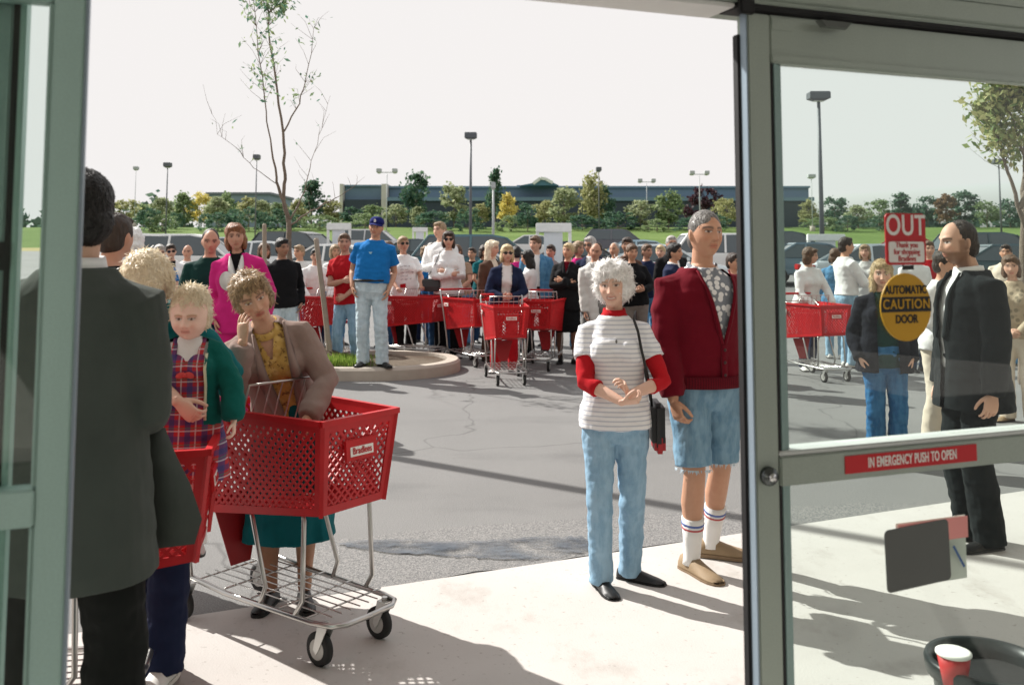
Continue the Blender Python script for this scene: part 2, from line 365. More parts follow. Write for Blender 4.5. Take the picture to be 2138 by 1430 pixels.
# ---------------------------------------------------------------- trees
def leaf_mat(name, a, b_, tr=.42):
    if name in MC: return MC[name]
    m, nt, b = nodes(name); g = N(nt, 'ShaderNodeNewGeometry')
    nt.links.new(ramp(nt, g.outputs['Random Per Island'], [(.1, a), (.9, b_)]), b.inputs['Base Color'])
    b.inputs['Roughness'].default_value = .6; b.inputs['Specular IOR Level'].default_value = .25
    t = N(nt, 'ShaderNodeBsdfTranslucent'); nt.links.new(ramp(nt, g.outputs['Random Per Island'], [(.1, a), (.9, b_)]), t.inputs[0])
    x = N(nt, 'ShaderNodeMixShader'); x.inputs[0].default_value = tr; o = nt.nodes['Material Output']
    nt.links.new(b.outputs[0], x.inputs[1]); nt.links.new(t.outputs[0], x.inputs[2]); nt.links.new(x.outputs[0], o.inputs[0])
    MC[name] = m; return m
def leaves(mb, C, size, asp=.5):
    C = np.asarray(C); n = len(C); a = rng.normal(size=(n, 3)); a /= np.linalg.norm(a, axis=1)[:, None]
    b = rng.normal(size=(n, 3)); b -= a*np.sum(a*b, 1)[:, None]; b /= np.linalg.norm(b, axis=1)[:, None]
    s = size*rng.uniform(.6, 1.4, (n, 1)); V = np.stack([C-a*s, C+b*s*asp, C+a*s, C-b*s*asp], 1).reshape(-1, 3)
    mb.add(V, [(4*i, 4*i+1, 4*i+2, 4*i+3) for i in range(n)])
M_BARK = mat('bark', (.20, .16, .125), .95, .4, 20, bmp=.8, bdist=.02)
def crown_pts(n, shape, nclump, rad):
    """clumps spread on and inside a profile: shape(t) gives radius at height t in 0..1"""
    pts = []
    for k in range(nclump):
        t = rng.uniform(.03, .99); a = rng.uniform(0, 6.283); r = shape(t)*math.sqrt(rng.uniform(.15, 1))
        c = np.array([math.cos(a)*r, math.sin(a)*r, t]); q = rng.normal(size=(n//nclump, 3))*rad*rng.uniform(.6, 1.3)
        pts.append(c+q)
    return np.concatenate(pts)
SHAPES = {'round': lambda t: .36*math.sqrt(max(0, 1-(2*t-1)**2))+.03, 'cone': lambda t: .30*(1-t)**.8+.03, 'oval': lambda t: .25*math.sqrt(max(0, 1-(2*t-1)**2))+.03,
          'loose': lambda t: .24*math.sin(math.pi*min(1, t*.9+.12))+.04, 'bush': lambda t: .6*math.sqrt(max(0, 1-t*t))+.03}
TREE = {}
def tree_proto(kind, col, seed):
    key = (kind, seed, col)
    if key in TREE: return TREE[key]
    cols = {'dark': ((.04, .10, .07), (.11, .19, .11)), 'mid': ((.13, .20, .09), (.28, .35, .17)), 'pale': ((.22, .27, .14), (.42, .45, .26)), 'yellow': ((.50, .42, .10), (.75, .65, .22)),
            'olive': ((.26, .27, .12), (.42, .42, .20)), 'purple': ((.03, .012, .02), (.07, .03, .035)), 'rust': ((.14, .09, .05), (.26, .16, .08))}
    lm = leaf_mat('leaf_'+col, *cols[col])
    base = 0 if kind == 'bush' else .18
    P = crown_pts(1500, SHAPES[kind], 44, .05); P[:, 2] = base+P[:, 2]*(1-base)*.98
    mb = MB(); leaves(mb, P, .032, .8); cm = new_mesh('crown', mb.arr(), mb.f, lm)
    t = MB(); t.tube([(0, 0, -.05), (.006, 0, .2), (-.004, .004, .5), (0, 0, .85)], [.018, .015, .010, .003], 6)
    for i in range(8):
        a = rng.uniform(0, 6.28); z = base+rng.uniform(.0, .5); t.tube([(0, 0, z), (math.cos(a)*.08, math.sin(a)*.08, z+.08), (math.cos(a)*.17, math.sin(a)*.17, z+.18)], [.007, .005, .002], 5)
    TREE[key] = (cm, new_mesh('trunk', t.arr(), t.f, M_BARK, True)); return TREE[key]
def far_tree(px, top, base, wpx, kind, col, Y, label, group='trees along the grass berm', seed=0):
    b = at(px, base, Y); z0 = gz(Y); h = at(px, top, Y).z-z0; w = wpx/FPX*Y
    cm, tm = tree_proto(kind, col, seed % 3)
    shr = kind == 'bush'
    r = empty('shrub' if shr else 'tree', (b.x, Y, z0), rng.uniform(0, 6.28), label, 'shrub' if shr else 'tree', 'dark shrubs on the grass berm' if shr else group)
    k = 1.08*w/{'round': .82, 'cone': .66, 'oval': .6, 'loose': .6, 'bush': 1.2}[kind]
    r.scale = (k, k, h)
    link('crown', cm, r); link('trunk', tm, r)
FT = [ # px, top, base, width, kind, colour, depth, words
 (262, 418, 478, 60, 'round', 'olive', 112, 'olive green tree at the left end of the berm beside the suited man'),
 (300, 428, 475, 55, 'round', 'mid', 118, 'mid green round tree left of the tall pale lamp post'),
 (338, 415, 474, 52, 'loose', 'pale', 112, 'pale loose tree just behind the tall grey lamp post on the left'),
 (366, 446, 480, 42, 'bush', 'dark', 104, 'dark round shrub left of the bright yellow tree'),
 (384, 404, 470, 50, 'loose', 'mid', 120, 'mid green tree directly left of the bright yellow tree'),
 (416, 404, 462, 50, 'round', 'yellow', 121, 'bright yellow autumn tree on the left of the berm'),
 (426, 448, 482, 34, 'bush', 'dark', 104, 'dark shrub under the bright yellow tree'),
 (452, 412, 476, 50, 'loose', 'pale', 112, 'pale green tree directly right of the bright yellow tree'),
 (472, 404, 470, 44, 'round', 'mid', 124, 'green tree behind the head of the pink jacket woman'),
 (489, 438, 482, 46, 'bush', 'dark', 105, 'wide dark shrub behind the pink jacket woman'),
 (518, 412, 476, 48, 'loose', 'olive', 113, 'olive tree standing behind the thin dark lamp post'),
 (546, 420, 478, 46, 'loose', 'pale', 108, 'pale tree left of the young staked tree'),
 (548, 444, 482, 34, 'bush', 'dark', 104, 'dark shrub left of the young staked tree'),
 (580, 424, 480, 50, 'oval', 'mid', 112, 'mid green tree just left of the forked trunk'),
 (650, 380, 478, 72, 'cone', 'dark', 114, 'tall dark evergreen right of the forked young tree'),
 (622, 420, 482, 40, 'loose', 'olive', 108, 'olive tree in front of the dark evergreen by the forked trunk'),
 (694, 418, 476, 42, 'oval', 'olive', 112, 'olive tree at the left corner of the long store'),
 (734, 434, 478, 50, 'round', 'dark', 108, 'dark rounded tree above the leftmost white cart shelter'),
 (776, 430, 476, 62, 'round', 'mid', 112, 'greyish green spreading tree behind the blue capped man'),
 (826, 428, 478, 52, 'round', 'pale', 110, 'pale spreading tree right of the blue cap'),
 (868, 362, 480, 58, 'oval', 'dark', 111, 'tall dark tree rising over the store roof left of centre'),
 (872, 434, 484, 34, 'loose', 'pale', 105, 'small pale sapling in front of the tall dark tree'),
 (948, 386, 484, 56, 'oval', 'pale', 107, 'pale yellowish tree left of the central dark lamp post'),
 (1034, 356, 482, 44, 'cone', 'dark', 113, 'slim tall dark conifer right of the central lamp post'),
 (1060, 404, 480, 40, 'loose', 'yellow', 108, 'thin yellowish tree right of the slim conifer'),
 (1004, 426, 480, 40, 'loose', 'olive', 112, 'olive sapling between the two central lamp posts'),
 (1102, 426, 498, 48, 'round', 'dark', 98, 'black green round tree left of the large white cart shelter'),
 (1136, 420, 480, 44, 'oval', 'olive', 112, 'olive tree under the white gable'),
 (1178, 392, 486, 58, 'oval', 'pale', 106, 'pale leafy tree above the large white cart shelter'),
 (1240, 366, 486, 52, 'oval', 'olive', 107, 'tall olive tree over the white haired woman'),
 (1262, 388, 494, 40, 'oval', 'dark', 108, 'dark tree close behind the tall olive tree'),
 (1338, 420, 494, 64, 'round', 'pale', 104, 'broad pale tree between the olive tree and the cardigan man'),
 (1396, 398, 492, 54, 'oval', 'mid', 104, 'tall green tree just left of the cardigan man'),
 (1466, 394, 474, 74, 'round', 'purple', 116, 'dark purple round tree over the cardigan man'),
 (1518, 416, 486, 60, 'round', 'olive', 106, 'yellow green tree between the cardigan man and the door frame'),
 (1588, 420, 486, 60, 'round', 'mid', 108, 'green tree hidden behind the right door stile'),
 (1688, 418, 482, 44, 'cone', 'olive', 108, 'olive cone shaped tree seen through the door glass at its left edge'),
 (1744, 412, 484, 62, 'round', 'dark', 110, 'dark round tree through the glass right of the tall lamp post'),
 (1792, 430, 486, 50, 'loose', 'pale', 106, 'pale tree through the glass left of the red OUT sign'),
 (1836, 418, 484, 60, 'round', 'mid', 116, 'mid green tree behind the left half of the red OUT sign'),
 (1882, 402, 482, 54, 'cone', 'dark', 114, 'pointed dark tree above the red OUT sign'),
 (1938, 412, 486, 62, 'round', 'dark', 112, 'dark bushy tree just left of the bearded man'),
 (1978, 406, 486, 42, 'oval', 'rust', 108, 'rust brown tree above the bearded man'),
 (2016, 402, 488, 60, 'oval', 'dark', 112, 'tall dark tree just right of the bearded man'),
 (2062, 422, 488, 56, 'round', 'mid', 108, 'green tree at the far right under the leafy near branches'),
 (2110, 416, 488, 60, 'round', 'dark', 112, 'dark tree at the right edge of the door glass'),
]
for i, (px, top, base, w, kind, col, Y, lb) in enumerate(FT): far_tree(px, top, base, w, kind, col, Y, lb, seed=i)
SH = [(340, 478), (455, 480), (590, 478), (668, 480), (312, 472), (520, 476), (762, 476), (905, 478), (980, 476), (1068, 480), (1216, 486), (1290, 484), (1372, 488), (1440, 490), (1490, 490), (1720, 484), (1770, 486), (1850, 488)]
WHERE = ['below the pale loose tree by the grey lamp post', 'below the yellow tree and left of the pink jacket', 'just left of the forked trunk', 'just right of the forked trunk', 'behind the white haired pair at the far left', 'between the pink jacket and the forked trunk', 'behind the blue capped man', 'behind the sunglasses woman in white', 'at the foot of the central lamp post', 'left of the large white cart shelter', 'just right of the large white cart shelter', 'between the two trees right of the shelter', 'left of the tall green tree by the cardigan man', 'behind the cardigan man on his left side', 'behind the cardigan man on his right side', 'behind the glass by the tall lamp post', 'behind the glass left of the OUT sign', 'behind the red OUT sign']
for i, (px, b) in enumerate(SH): far_tree(px, b-30-i % 3*6, b, 62+i % 4*12, 'bush', 'dark' if i % 3 else 'mid', 99+i % 4, 'low shrub on the berm '+WHERE[i], seed=i)
# far wood along the skyline, one mass
mb = MB(); P = []
for k in range(420):
    x = rng.uniform(-260, 330); z = rng.uniform(0, 5.5+1.5*math.sin(x*.05)+1*math.sin(x*.13)); c = np.array([x, 235+rng.uniform(-8, 8), 5+z])
    P.append(c+rng.normal(size=(22, 3))*1.4)
leaves(mb, np.concatenate(P), 1.0, .8); tag(build('distant_wood', mb, leaf_mat('leaf_far', (.05, .10, .08), (.13, .19, .13))), 'hazy line of distant woodland behind the berm and the store', 'woodland', kind='stuff')

# ---------------------------------------------------------------- the young staked tree on the island
def px_branch(mb, pts, rads, Y, jy=0.0):
    P = [at(x, y, Y+jy*i) for i, (x, y) in enumerate(pts)]; Q = []; r = []
    for i in range(len(P)-1):
        for k in range(4):
            t = k/4; Q.append(P[i].lerp(P[i+1], t)+Vector(rng.normal(0, .008, 3))); r.append(rads[i]*(1-t)+rads[i+1]*t)
    Q.append(P[-1]); r.append(rads[-1]); mb.tube(Q, r, 7); return Q
TY = 12.5
tr = empty('young_tree', (at(610, 740, TY).x, TY, .12), 0, 'young half bare tree with forked trunk staked on the kerbed island', 'tree')
b = MB(); LP = []
off = np.array(tr.location)
px_branch(b, [(613, 762), (609, 660), (604, 540), (603, 462)], [.056, .048, .040, .034], TY)
def twig(Q, n, L, leafy, spread=.5):
    for k in range(n):
        p = Q[rng.integers(len(Q)//4, len(Q))]; a = rng.uniform(0, 6.28); d = Vector((math.cos(a)*spread, math.sin(a)*spread, rng.uniform(.4, 1.1))).normalized()
        l = L*rng.uniform(.5, 1.2); q = p+d*l*.5+Vector(rng.normal(0, .03, 3)); e = p+d*l+Vector((0, 0, -.04))
        b.tube([p, q, e], [.003, .002, .001], 5)
        for j in range(int(leafy*rng.uniform(.4, 1.6))): 
            LP.append(np.array(p.lerp(e, rng.uniform(.3, 1)))+rng.normal(0, .05, 3))
Q1 = px_branch(b, [(603, 462), (592, 405), (597, 364), (592, 277), (575, 161), (563, 80), (558, -20), (552, -160), (548, -240)], [.030, .026, .022, .018, .014, .012, .010, .007, .003], TY)
Q2 = px_branch(b, [(603, 456), (586, 408), (577, 372), (563, 290), (553, 215), (540, 110), (532, 0), (528, -80)], [.028, .022, .016, .010, .008, .006, .004, .002], TY, -.07)
Q3 = px_branch(b, [(604, 462), (635, 400), (650, 335), (672, 268), (690, 200)], [.014, .008, .004, .003, .0015], TY, .1)
Q4 = px_branch(b, [(578, 386), (530, 350), (490, 305), (455, 280), (440, 225)], [.006, .004, .003, .002, .0015], TY, -.12)
Q5 = px_branch(b, [(606, 470), (650, 440), (700, 415), (745, 385)], [.014, .010, .006, .002], TY, .15)
Q6 = px_branch(b, [(594, 275), (625, 215), (640, 160), (655, 60)], [.012, .009, .006, .003], TY, .05)
twig(Q1[8:], 22, .55, 5); twig(Q1[18:], 95, .6, 17); twig(Q2[12:], 40, .45, 8); twig(Q3, 10, .4, 1.2); twig(Q4, 9, .4, 1.5); twig(Q6, 16, .4, 4); twig(Q5, 5, .3, .5)
b.v = [v-off for v in b.v]; build('trunk', b, M_BARK, tr, True)
mb = MB(); leaves(mb, np.array(LP)-off, .040, .40); build('crown', mb, leaf_mat('leaf_young', (.08, .20, .14), (.30, .38, .18), .4), tr)
M_STAKE = mat('stake_timber', (.33, .28, .22), .9, .25, 12, bmp=.5)
for k, (p, y, w, lb) in enumerate([([(552, 470), (553, 740)], 12.9, .062, 'weathered upright timber stake left of the young tree'), ([(660, 500), (692, 716)], 12.0, .066, 'weathered timber stake leaning right of the young tree')]):
    a, c = at(*p[0], y), at(*p[1], y); mb = MB(); bt = Vector((c.x, c.y, .1)); mb.tube([bt-bt, (a-bt)*.5+Vector((.004, 0, 0)), a-bt], [w*.55, w*.52, w*.48], 8, round_=False); mb.tube([(a-bt), (a-bt)*1.012], [w*.48, w*.25], 8, round_=False)
    o = build('tree_stake', mb, M_STAKE, loc=bt); tag(o, lb, 'stake', 'stakes holding the young tree')
# leafy tree at the right edge behind the glass
RT = empty('leafy_tree', (at(2128, 760, 11).x, 11, 0), 0, 'leafy yellow green tree at the right edge of the door glass', 'tree')
b = MB(); LP = []; o0 = np.array(RT.location); Q = []
for pts, rad in (([(2140, 800), (2136, 620), (2140, 470), (2144, 330), (2138, 200), (2132, 60)], [.07, .06, .05, .035, .02, .008]), ([(2140, 480), (2110, 380), (2085, 300), (2070, 235)], [.03, .02, .012, .004]), ([(2128, 430), (2170, 330), (2200, 240)], [.03, .02, .008]), ([(2142, 330), (2115, 250), (2090, 190), (2078, 140)], [.02, .014, .009, .003])):
    Q += px_branch(b, pts, rad, 11, .02)[5:]
twig(Q, 260, .5, 16)
LP = [p for p in LP if p[2] > 1.75]
b.v = [v-o0 for v in b.v]; build('trunk', b, M_BARK, RT, True); mb = MB(); leaves(mb, np.array(LP)-o0, .045, .5); build('crown', mb, leaf_mat('leaf_right', (.16, .24, .08), (.55, .53, .26), .45), RT)

# ---------------------------------------------------------------- kerbed island
KH = .15
M_KERB = mat('kerb_concrete', (.42, .37, .31), .85, .18, 5, bmp=.4)
m, nt, bb = nodes('mulch'); v = coords(nt)
c = ramp(nt, noise(nt, v, 1.1, 4), [(.4, (.17, .105, .06)), (.62, (.34, .27, .19))]); c = mixc(nt, noise(nt, v, 60, 4, .8), (.03, .02, .015), c); nt.links.new(c, bb.inputs['Base Color']); bb.inputs['Roughness'].default_value = 1; bump(nt, bb, noise(nt, v, 45, 5, .7), 1, .05); M_MULCH = m
def stadium(x0, x1, y0, y1, n=14, inset=0):
    r = (y1-y0)/2-inset; cy = (y0+y1)/2; P = []
    for i in range(n+1):
        a = -math.pi/2+math.pi*i/n; P.append((x1-(y1-y0)/2+math.cos(a)*r, cy+math.sin(a)*r))
    for i in range(n+1):
        a = math.pi/2+math.pi*i/n; P.append((x0+(y1-y0)/2+math.cos(a)*r, cy+math.sin(a)*r))
    return P
IX0, IX1, IY0, IY1 = gnd(640, 792).x-6.5, gnd(962, 770).x, gnd(800, 796).y, 13.35
o_, i_ = stadium(IX0, IX1, IY0, IY1, 22), stadium(IX0, IX1, IY0, IY1, 22, .17)
mb = MB(); n = len(o_); o2 = stadium(IX0, IX1, IY0, IY1, 22, .03)
mb.loft([[(x, y, -.02) for x, y in o_], [(x, y, KH-.03) for x, y in o_], [(x, y, KH) for x, y in o2], [(x, y, KH) for x, y in i_], [(x, y, -.02) for x, y in i_]], cap=False)
tag(build('kerb', mb, M_KERB, smooth=False), kind='structure')
mb = MB(); V = []; NX, NY = 90, 22
for i in range(NX+1):
    for j in range(NY+1):
        x = IX0+.2+(IX1-IX0-.4)*i/NX; y = IY0+.12+(IY1-IY0-.24)*j/NY; rr = (IY1-IY0)/2-.14; cy = (IY0+IY1)/2; xe = IX1-(IY1-IY0)/2
        if x > xe and math.hypot(x-xe, y-cy) > rr: 
            k = rr/math.hypot(x-xe, y-cy); x, y = xe+(x-xe)*k, cy+(y-cy)*k
        md = .26*math.exp(-((x-at(640, 700, 12.2).x)**2/.35+(y-12.1)**2/.25))
        V.append((x, y, KH-.045+md+.02*mnoise.noise(Vector((x*4, y*4, 0)))))
mb.add(V, [(i*(NY+1)+j, (i+1)*(NY+1)+j, (i+1)*(NY+1)+j+1, i*(NY+1)+j+1) for i in range(NX) for j in range(NY)])
tag(build('island_soil', mb, M_MULCH, smooth=True), kind='structure')
mb = MB(); C = []
for k in range(5200):
    x, y = rng.normal(at(705, 740, 11.8).x, .42), rng.uniform(IY0+.2, IY0+.75)
    if k % 3 == 0: x = rng.uniform(IX0+.5, IX1-.7); y = rng.uniform(IY0+.2, IY1-.2)
    if (k % 3 == 0 and rng.random() < .9) or x > at(760, 740, 11.8).x+rng.normal(0, .12): continue
    C.append((x, y, KH-.03+rng.uniform(0, .08)))
C = np.array(C); a = rng.uniform(0, 6.28, len(C)); h = rng.uniform(.05, .11, len(C)); V = []
for p, q, hh in zip(C, a, h):
    d = np.array([math.cos(q), math.sin(q), 0])*.006; t = rng.normal(0, .02, 3); V += [p-d, p+d, p+np.array([t[0], t[1], hh])]
mb.add(V, [(3*i, 3*i+1, 3*i+2) for i in range(len(C))]); tag(build('island_grass', mb, leaf_mat('grass_blades', (.12, .22, .03), (.30, .40, .08))), 'tufts of bright green grass growing on the kerbed island', 'grass', kind='stuff')

# ---------------------------------------------------------------- lamp posts
M_POLE = mat('lamp_pole_paint', (.10, .11, .12), .5); M_PALE = mat('lamp_pole_galvanised', (.42, .44, .44), .5); M_LENS = mat('lamp_lens', (.6, .62, .6), .3)
def lamp(px, py, Y, label, pale=False, heads=1, wide=1.15, pole=.11):
    p = at(px, py, Y); z = gz(Y); base = at(px, 480, Y); r = empty('lamp_post', (p.x, Y, z), 0, label, 'lamp post', 'parking lot lamp posts'); h = p.z-z; m = M_PALE if pale else M_POLE
    b = MB(); b.tube([(0, 0, 0), (0, 0, h*.5), (0, 0, h-.15)], [pole, pole*.85, pole*.65], 10, round_=False); build('pole', b, m, r, True)
    f = MB(); f.tube([(0, 0, -.3), (0, 0, .55)], [.28, .28], 14, round_=False); build('footing', f, M_KERB, r, True)
    for s in ((0,) if heads == 1 else (-1, 1)):
        cx = s*.75; d = MB(); d.loft([[(cx-wide/2*k, -.3*k, h+dz), (cx+wide/2*k, -.3*k, h+dz), (cx+wide/2*k, .3*k, h+dz), (cx-wide/2*k, .3*k, h+dz)] for k, dz in ((.55, -.1), (1, 0), (1, .28), (.9, .34))])
        if s: d.bar((0, 0, h-.02), (cx, 0, h-.02), .07)
        hd = build('lamp_head', d, m, r); l = MB(); l.bx(cx-wide*.25, cx+wide*.25, -.15, .15, h-.125, h-.102); build('lens', l, M_LENS, hd)
lamp(1709, 207, 45, 'tall dark lamp post with a boxy head seen through the door glass', wide=1.0, pole=.12)
lamp(983, 288, 61, 'tall dark lamp post standing in the middle of the lot', wide=.8)
lamp(350, 348, 82, 'slim lamp post left of the yellow tree with a single flat head', wide=.6, pole=.07)
lamp(536, 332, 76, 'thin lamp post just left of the young forked tree', wide=.5, pole=.06)
lamp(1250, 357, 87, 'lamp post with small dark head over the tall olive tree', wide=.5, pole=.06)
lamp(2085, 341, 79, 'lamp post among the leafy branches at the far right', wide=1.1, pole=.09)
lamp(808, 360, 88, 'pale twin headed lamp post by the store pillar', True, 2, .45, .06)
lamp(1460, 364, 95, 'pale twin headed lamp post right of the purple tree', True, 2, .5, .06)
lamp(1030, 392, 62, 'pale galvanised lamp post right of the central dark lamp post', True, 1, .3, .10)
lamp(1350, 380, 105, 'faint pale lamp post between the pale trees', True, 2, .5, .05)
lamp(284, 354, 110, 'faint far lamp post at the left over the berm', True, 1, .5, .04)
lamp(1694, 371, 100, 'faint far lamp post just left of the tall one in the glass', True, 1, .8, .05)
lamp(143, 300, 9.9, 'lamp post standing just outside behind the left door stile', False, 1, .6, .066) if False else None

# ---------------------------------------------------------------- cart shelters
M_WHITE = mat('white_painted_steel', (.78, .78, .76), .45)
def corral(px, top, bot, wpx, Y, label):
    z = gz(Y); r = empty('cart_shelter', (at(px, top, Y).x, Y, z), 0, label, 'cart shelter', 'white cart shelters in the lot'); h = at(px, top, Y).z-z; w = wpx/FPX*Y/2; t = .05
    f = MB(); th = max(.10, h*.07)
    f.bx(-w, w, -.1, .1, h-th*2, h)
    build('frame', f, M_WHITE, r, bevel=.02)
    for sx in (-1, 1):
        p = MB(); p.bx(sx*(w-.05)-.05, sx*(w-.05)+.05, -.05, .05, 0, h-th*2-.002); build('post', p, M_WHITE, r)
    s = MB(); s.bx(-w*.55, w*.5, -.02, .02, h*.28, h-th*2-.004); build('sign_panel', s, mat('shelter_sign_face', (.68, .70, .73), .5, .1, 3), r)
    rl = MB(); 
    for sx in (-1, 1):
        rl.bar((sx*(w-.05), .06, .8), (sx*(w-.05), 3.5, .8), .05); rl.bar((sx*(w-.05), 3.5, 0), (sx*(w-.05), 3.5, .83), .05)
    build('side_rail', rl, M_WHITE, r)
corral(708, 466, 540, 50, 40, 'white cart shelter behind the red shirted man, leftmost of the shelters')
corral(877, 475, 520, 32, 55, 'small far white cart shelter over the woman in the lettered T-shirt')
corral(1156, 466, 545, 74, 30, 'large white cart shelter behind the woman in black')
corral(1724, 489, 540, 78, 33, 'white cart shelter seen through the glass left of the OUT sign')

# ---------------------------------------------------------------- parked cars
def car_paint():
    m, nt, b = nodes('car_paint'); o = N(nt, 'ShaderNodeObjectInfo'); nt.links.new(o.outputs['Color'], b.inputs['Base Color'])
    b.inputs['Roughness'].default_value = .35; b.inputs['Coat Weight'].default_value = .6; b.inputs['Metallic'].default_value = .1; return m
M_CAR = car_paint(); M_CGL = mat('car_glass', (.05, .07, .08), .06, spec=.8); M_TYRE = mat('tyre_rubber', (.02, .02, .02), .9); M_RIM = mat('car_rim', (.5, .5, .5), .35, metal=.7); M_LAMP = mat('headlight_glass', (.7, .72, .72), .2); M_TAIL = mat('taillight_plastic', (.4, .02, .02), .3); M_TRIM = mat('black_trim', (.03, .03, .03), .6)
def car_proto(kind):
    r = empty('parked_car'); L = 2.3
    if kind == 'sedan': prof = [(-2.3, .35), (-2.28, .62), (-2.1, .74), (-1.1, .88), (1.35, .92), (2.2, .86), (2.3, .6), (2.28, .35)]; roof = [(-1.15, .87), (-.35, 1.36), (.1, 1.41), (.75, 1.38), (1.55, .91)]
    else: prof = [(-2.3, .42), (-2.28, .75), (-2.1, .88), (-1.35, 1.02), (1.9, 1.06), (2.25, 1.04), (2.3, .7), (2.26, .42)]; roof = [(-1.4, 1.01), (-.65, 1.62), (-.2, 1.70), (1.7, 1.68), (2.2, 1.05)]
    def ringx(poly, ws):
        return [[(sx*w, y, z) for (y, z), w in zip(poly, ww)] for sx, ww in ws]
    b = MB(); W1 = [.82 if z < .5 else .87 if z < .7 else .84 for y, z in prof]; W0 = [w-.06 for w in W1]
    ring = lambda s, ww, inn: [(s*w, y*inn, z) for (y, z), w in zip(prof, ww)]
    b.loft([ring(-1, W0, .99)[:], ring(-1, W1, 1.0), ring(1, W1, 1.0), ring(1, W0, .99)] if False else [ring(-1, W1, 1.0), ring(1, W1, 1.0)])
    build('body', b, M_CAR, r, bevel=.06, smooth=False)
    g = MB(); rw = [.78, .64, .60, .62, .76]; k = len(roof)
    g.loft([[(-w, y, z) for (y, z), w in zip(roof, rw)], [(w, y, z) for (y, z), w in zip(roof, rw)]])
    build('windows', g, M_CGL, r, bevel=.03)
    t = MB(); ys = [p for p in roof[1:-1]]; t.loft([[(-.63, ys[0][0]-.05, ys[0][1]-.015), (-.63, ys[-1][0]+.05, ys[-1][1]-.015), (-.60, ys[-1][0]-.03, ys[-1][1]+.045), (-.58, ys[1][0], ys[1][1]+.03), (-.60, ys[0][0]+.05, ys[0][1]+.035)], [(.63, ys[0][0]-.05, ys[0][1]-.015), (.63, ys[-1][0]+.05, ys[-1][1]-.015), (.60, ys[-1][0]-.03, ys[-1][1]+.045), (.58, ys[1][0], ys[1][1]+.03), (.60, ys[0][0]+.05, ys[0][1]+.035)]])
    for s in (-1, 1):
        for i in (0, len(roof)-2):
            a, c = (roof[i], roof[i+1]); wa, wc = rw[i], rw[i+1]; t.bar((s*(wa+.005), a[0], a[1]), (s*(wc+.005), c[0], c[1]), .07, .06)
        t.bar((s*.79, .45, .9 if kind == 'sedan' else 1.04), (s*.625, .42, roof[2][1]-.02), .07, .05)
    build('roof', t, M_CAR, r, bevel=.01)
    for s in (-1, 1):
        for y in (-1.4, 1.4):
            w = MB(); w.tube([(s*.70, y, .32), (s*.88, y, .32)], [.32, .32], 20, round_=False); wh = build('wheel', w, M_TYRE, r); q = MB(); q.tube([(s*.875, y, .32), (s*.892, y, .32)], [.19, .17], 14, round_=False); build('rim', q, M_RIM, wh)
        h = MB(); h.bx(s*.62-.16, s*.62+.16, -2.335, -2.2, .60, .73); build('headlight', h, M_LAMP, r, bevel=.02)
        h = MB(); h.bx(s*.62-.18, s*.62+.18, 2.2, 2.335, .62, .80); build('tail_light', h, M_TAIL, r, bevel=.02)
        h = MB(); h.box((s*.95, -.75, .98), (.16, .1, .12)); build('mirror', h, M_CAR, r, bevel=.02)
    for a in (-2.38, 2.2):
        h = MB(); h.bx(-.84, .84, a, a+.18, .36, .52); build('bumper', h, M_TRIM, r, bevel=.03)
    return r
SED, VAN = car_proto('sedan'), car_proto('van')
CARS = [ # px, depth, rotation, kind, colour, label
 (300, 52, 80, 'sedan', (.03, .05, .05), 'dark green saloon parked behind the white haired pair at the left'),
 (395, 25, 95, 'van', (.78, .78, .76), 'white van parked behind the couple by the dark shirted man'),
 (480, 36, 85, 'sedan', (.55, .58, .6), 'silver saloon between the dark shirt and the pink jacket'),
 (628, 33, 70, 'van', (.02, .03, .035), 'black van behind the young tree trunk'),
 (560, 28, 90, 'sedan', (.7, .72, .72), 'pale grey saloon behind the left timber stake'),
 (715, 24, 88, 'sedan', (.80, .80, .78), 'white saloon behind the red shirted man'),
 (880, 32, 85, 'sedan', (.03, .045, .05), 'dark saloon behind the woman in the lettered T-shirt'),
 (1010, 23, 92, 'van', (.05, .13, .16), 'dark teal van behind the sunglasses woman in white'),
 (1000, 19.5, 80, 'sedan', (.72, .76, .78), 'pale blue saloon right of the sunglasses woman in white'),
 (1215, 28, 85, 'sedan', (.03, .03, .035), 'black saloon behind the woman in black'),
 (1345, 30, 95, 'sedan', (.35, .48, .55), 'light blue saloon left of the cardigan man'),
 (1385, 22, 80, 'sedan', (.62, .68, .7), 'pale silver saloon just behind the suited man in profile'),
 (1530, 27, 90, 'van', (.75, .75, .73), 'white van between the cardigan man and the door'),
 (1640, 34, 85, 'van', (.02, .04, .06), 'dark blue van at the left edge of the door glass'),
 (1700, 26, 88, 'sedan', (.10, .16, .2), 'slate blue saloon behind the cart pushing woman in the glass'),
 (1830, 24, 92, 'sedan', (.55, .6, .62), 'silver grey saloon behind the red OUT sign'),
 (1905, 38, 85, 'sedan', (.5, .05, .05), 'red saloon behind the bearded man'),
 (2070, 30, 90, 'van', (.03, .06, .07), 'dark van right of the bearded man'),
 (2110, 22, 80, 'sedan', (.05, .09, .1), 'dark teal saloon at the right edge of the glass'),
 (780, 48, 90, 'van', (.6, .6, .6), 'silver van beyond the blue capped man'),
 (1120, 44, 90, 'sedan', (.7, .7, .68), 'white saloon beyond the large cart shelter'),
 (1290, 50, 90, 'van', (.1, .1, .12), 'charcoal van under the tall olive tree'),
]
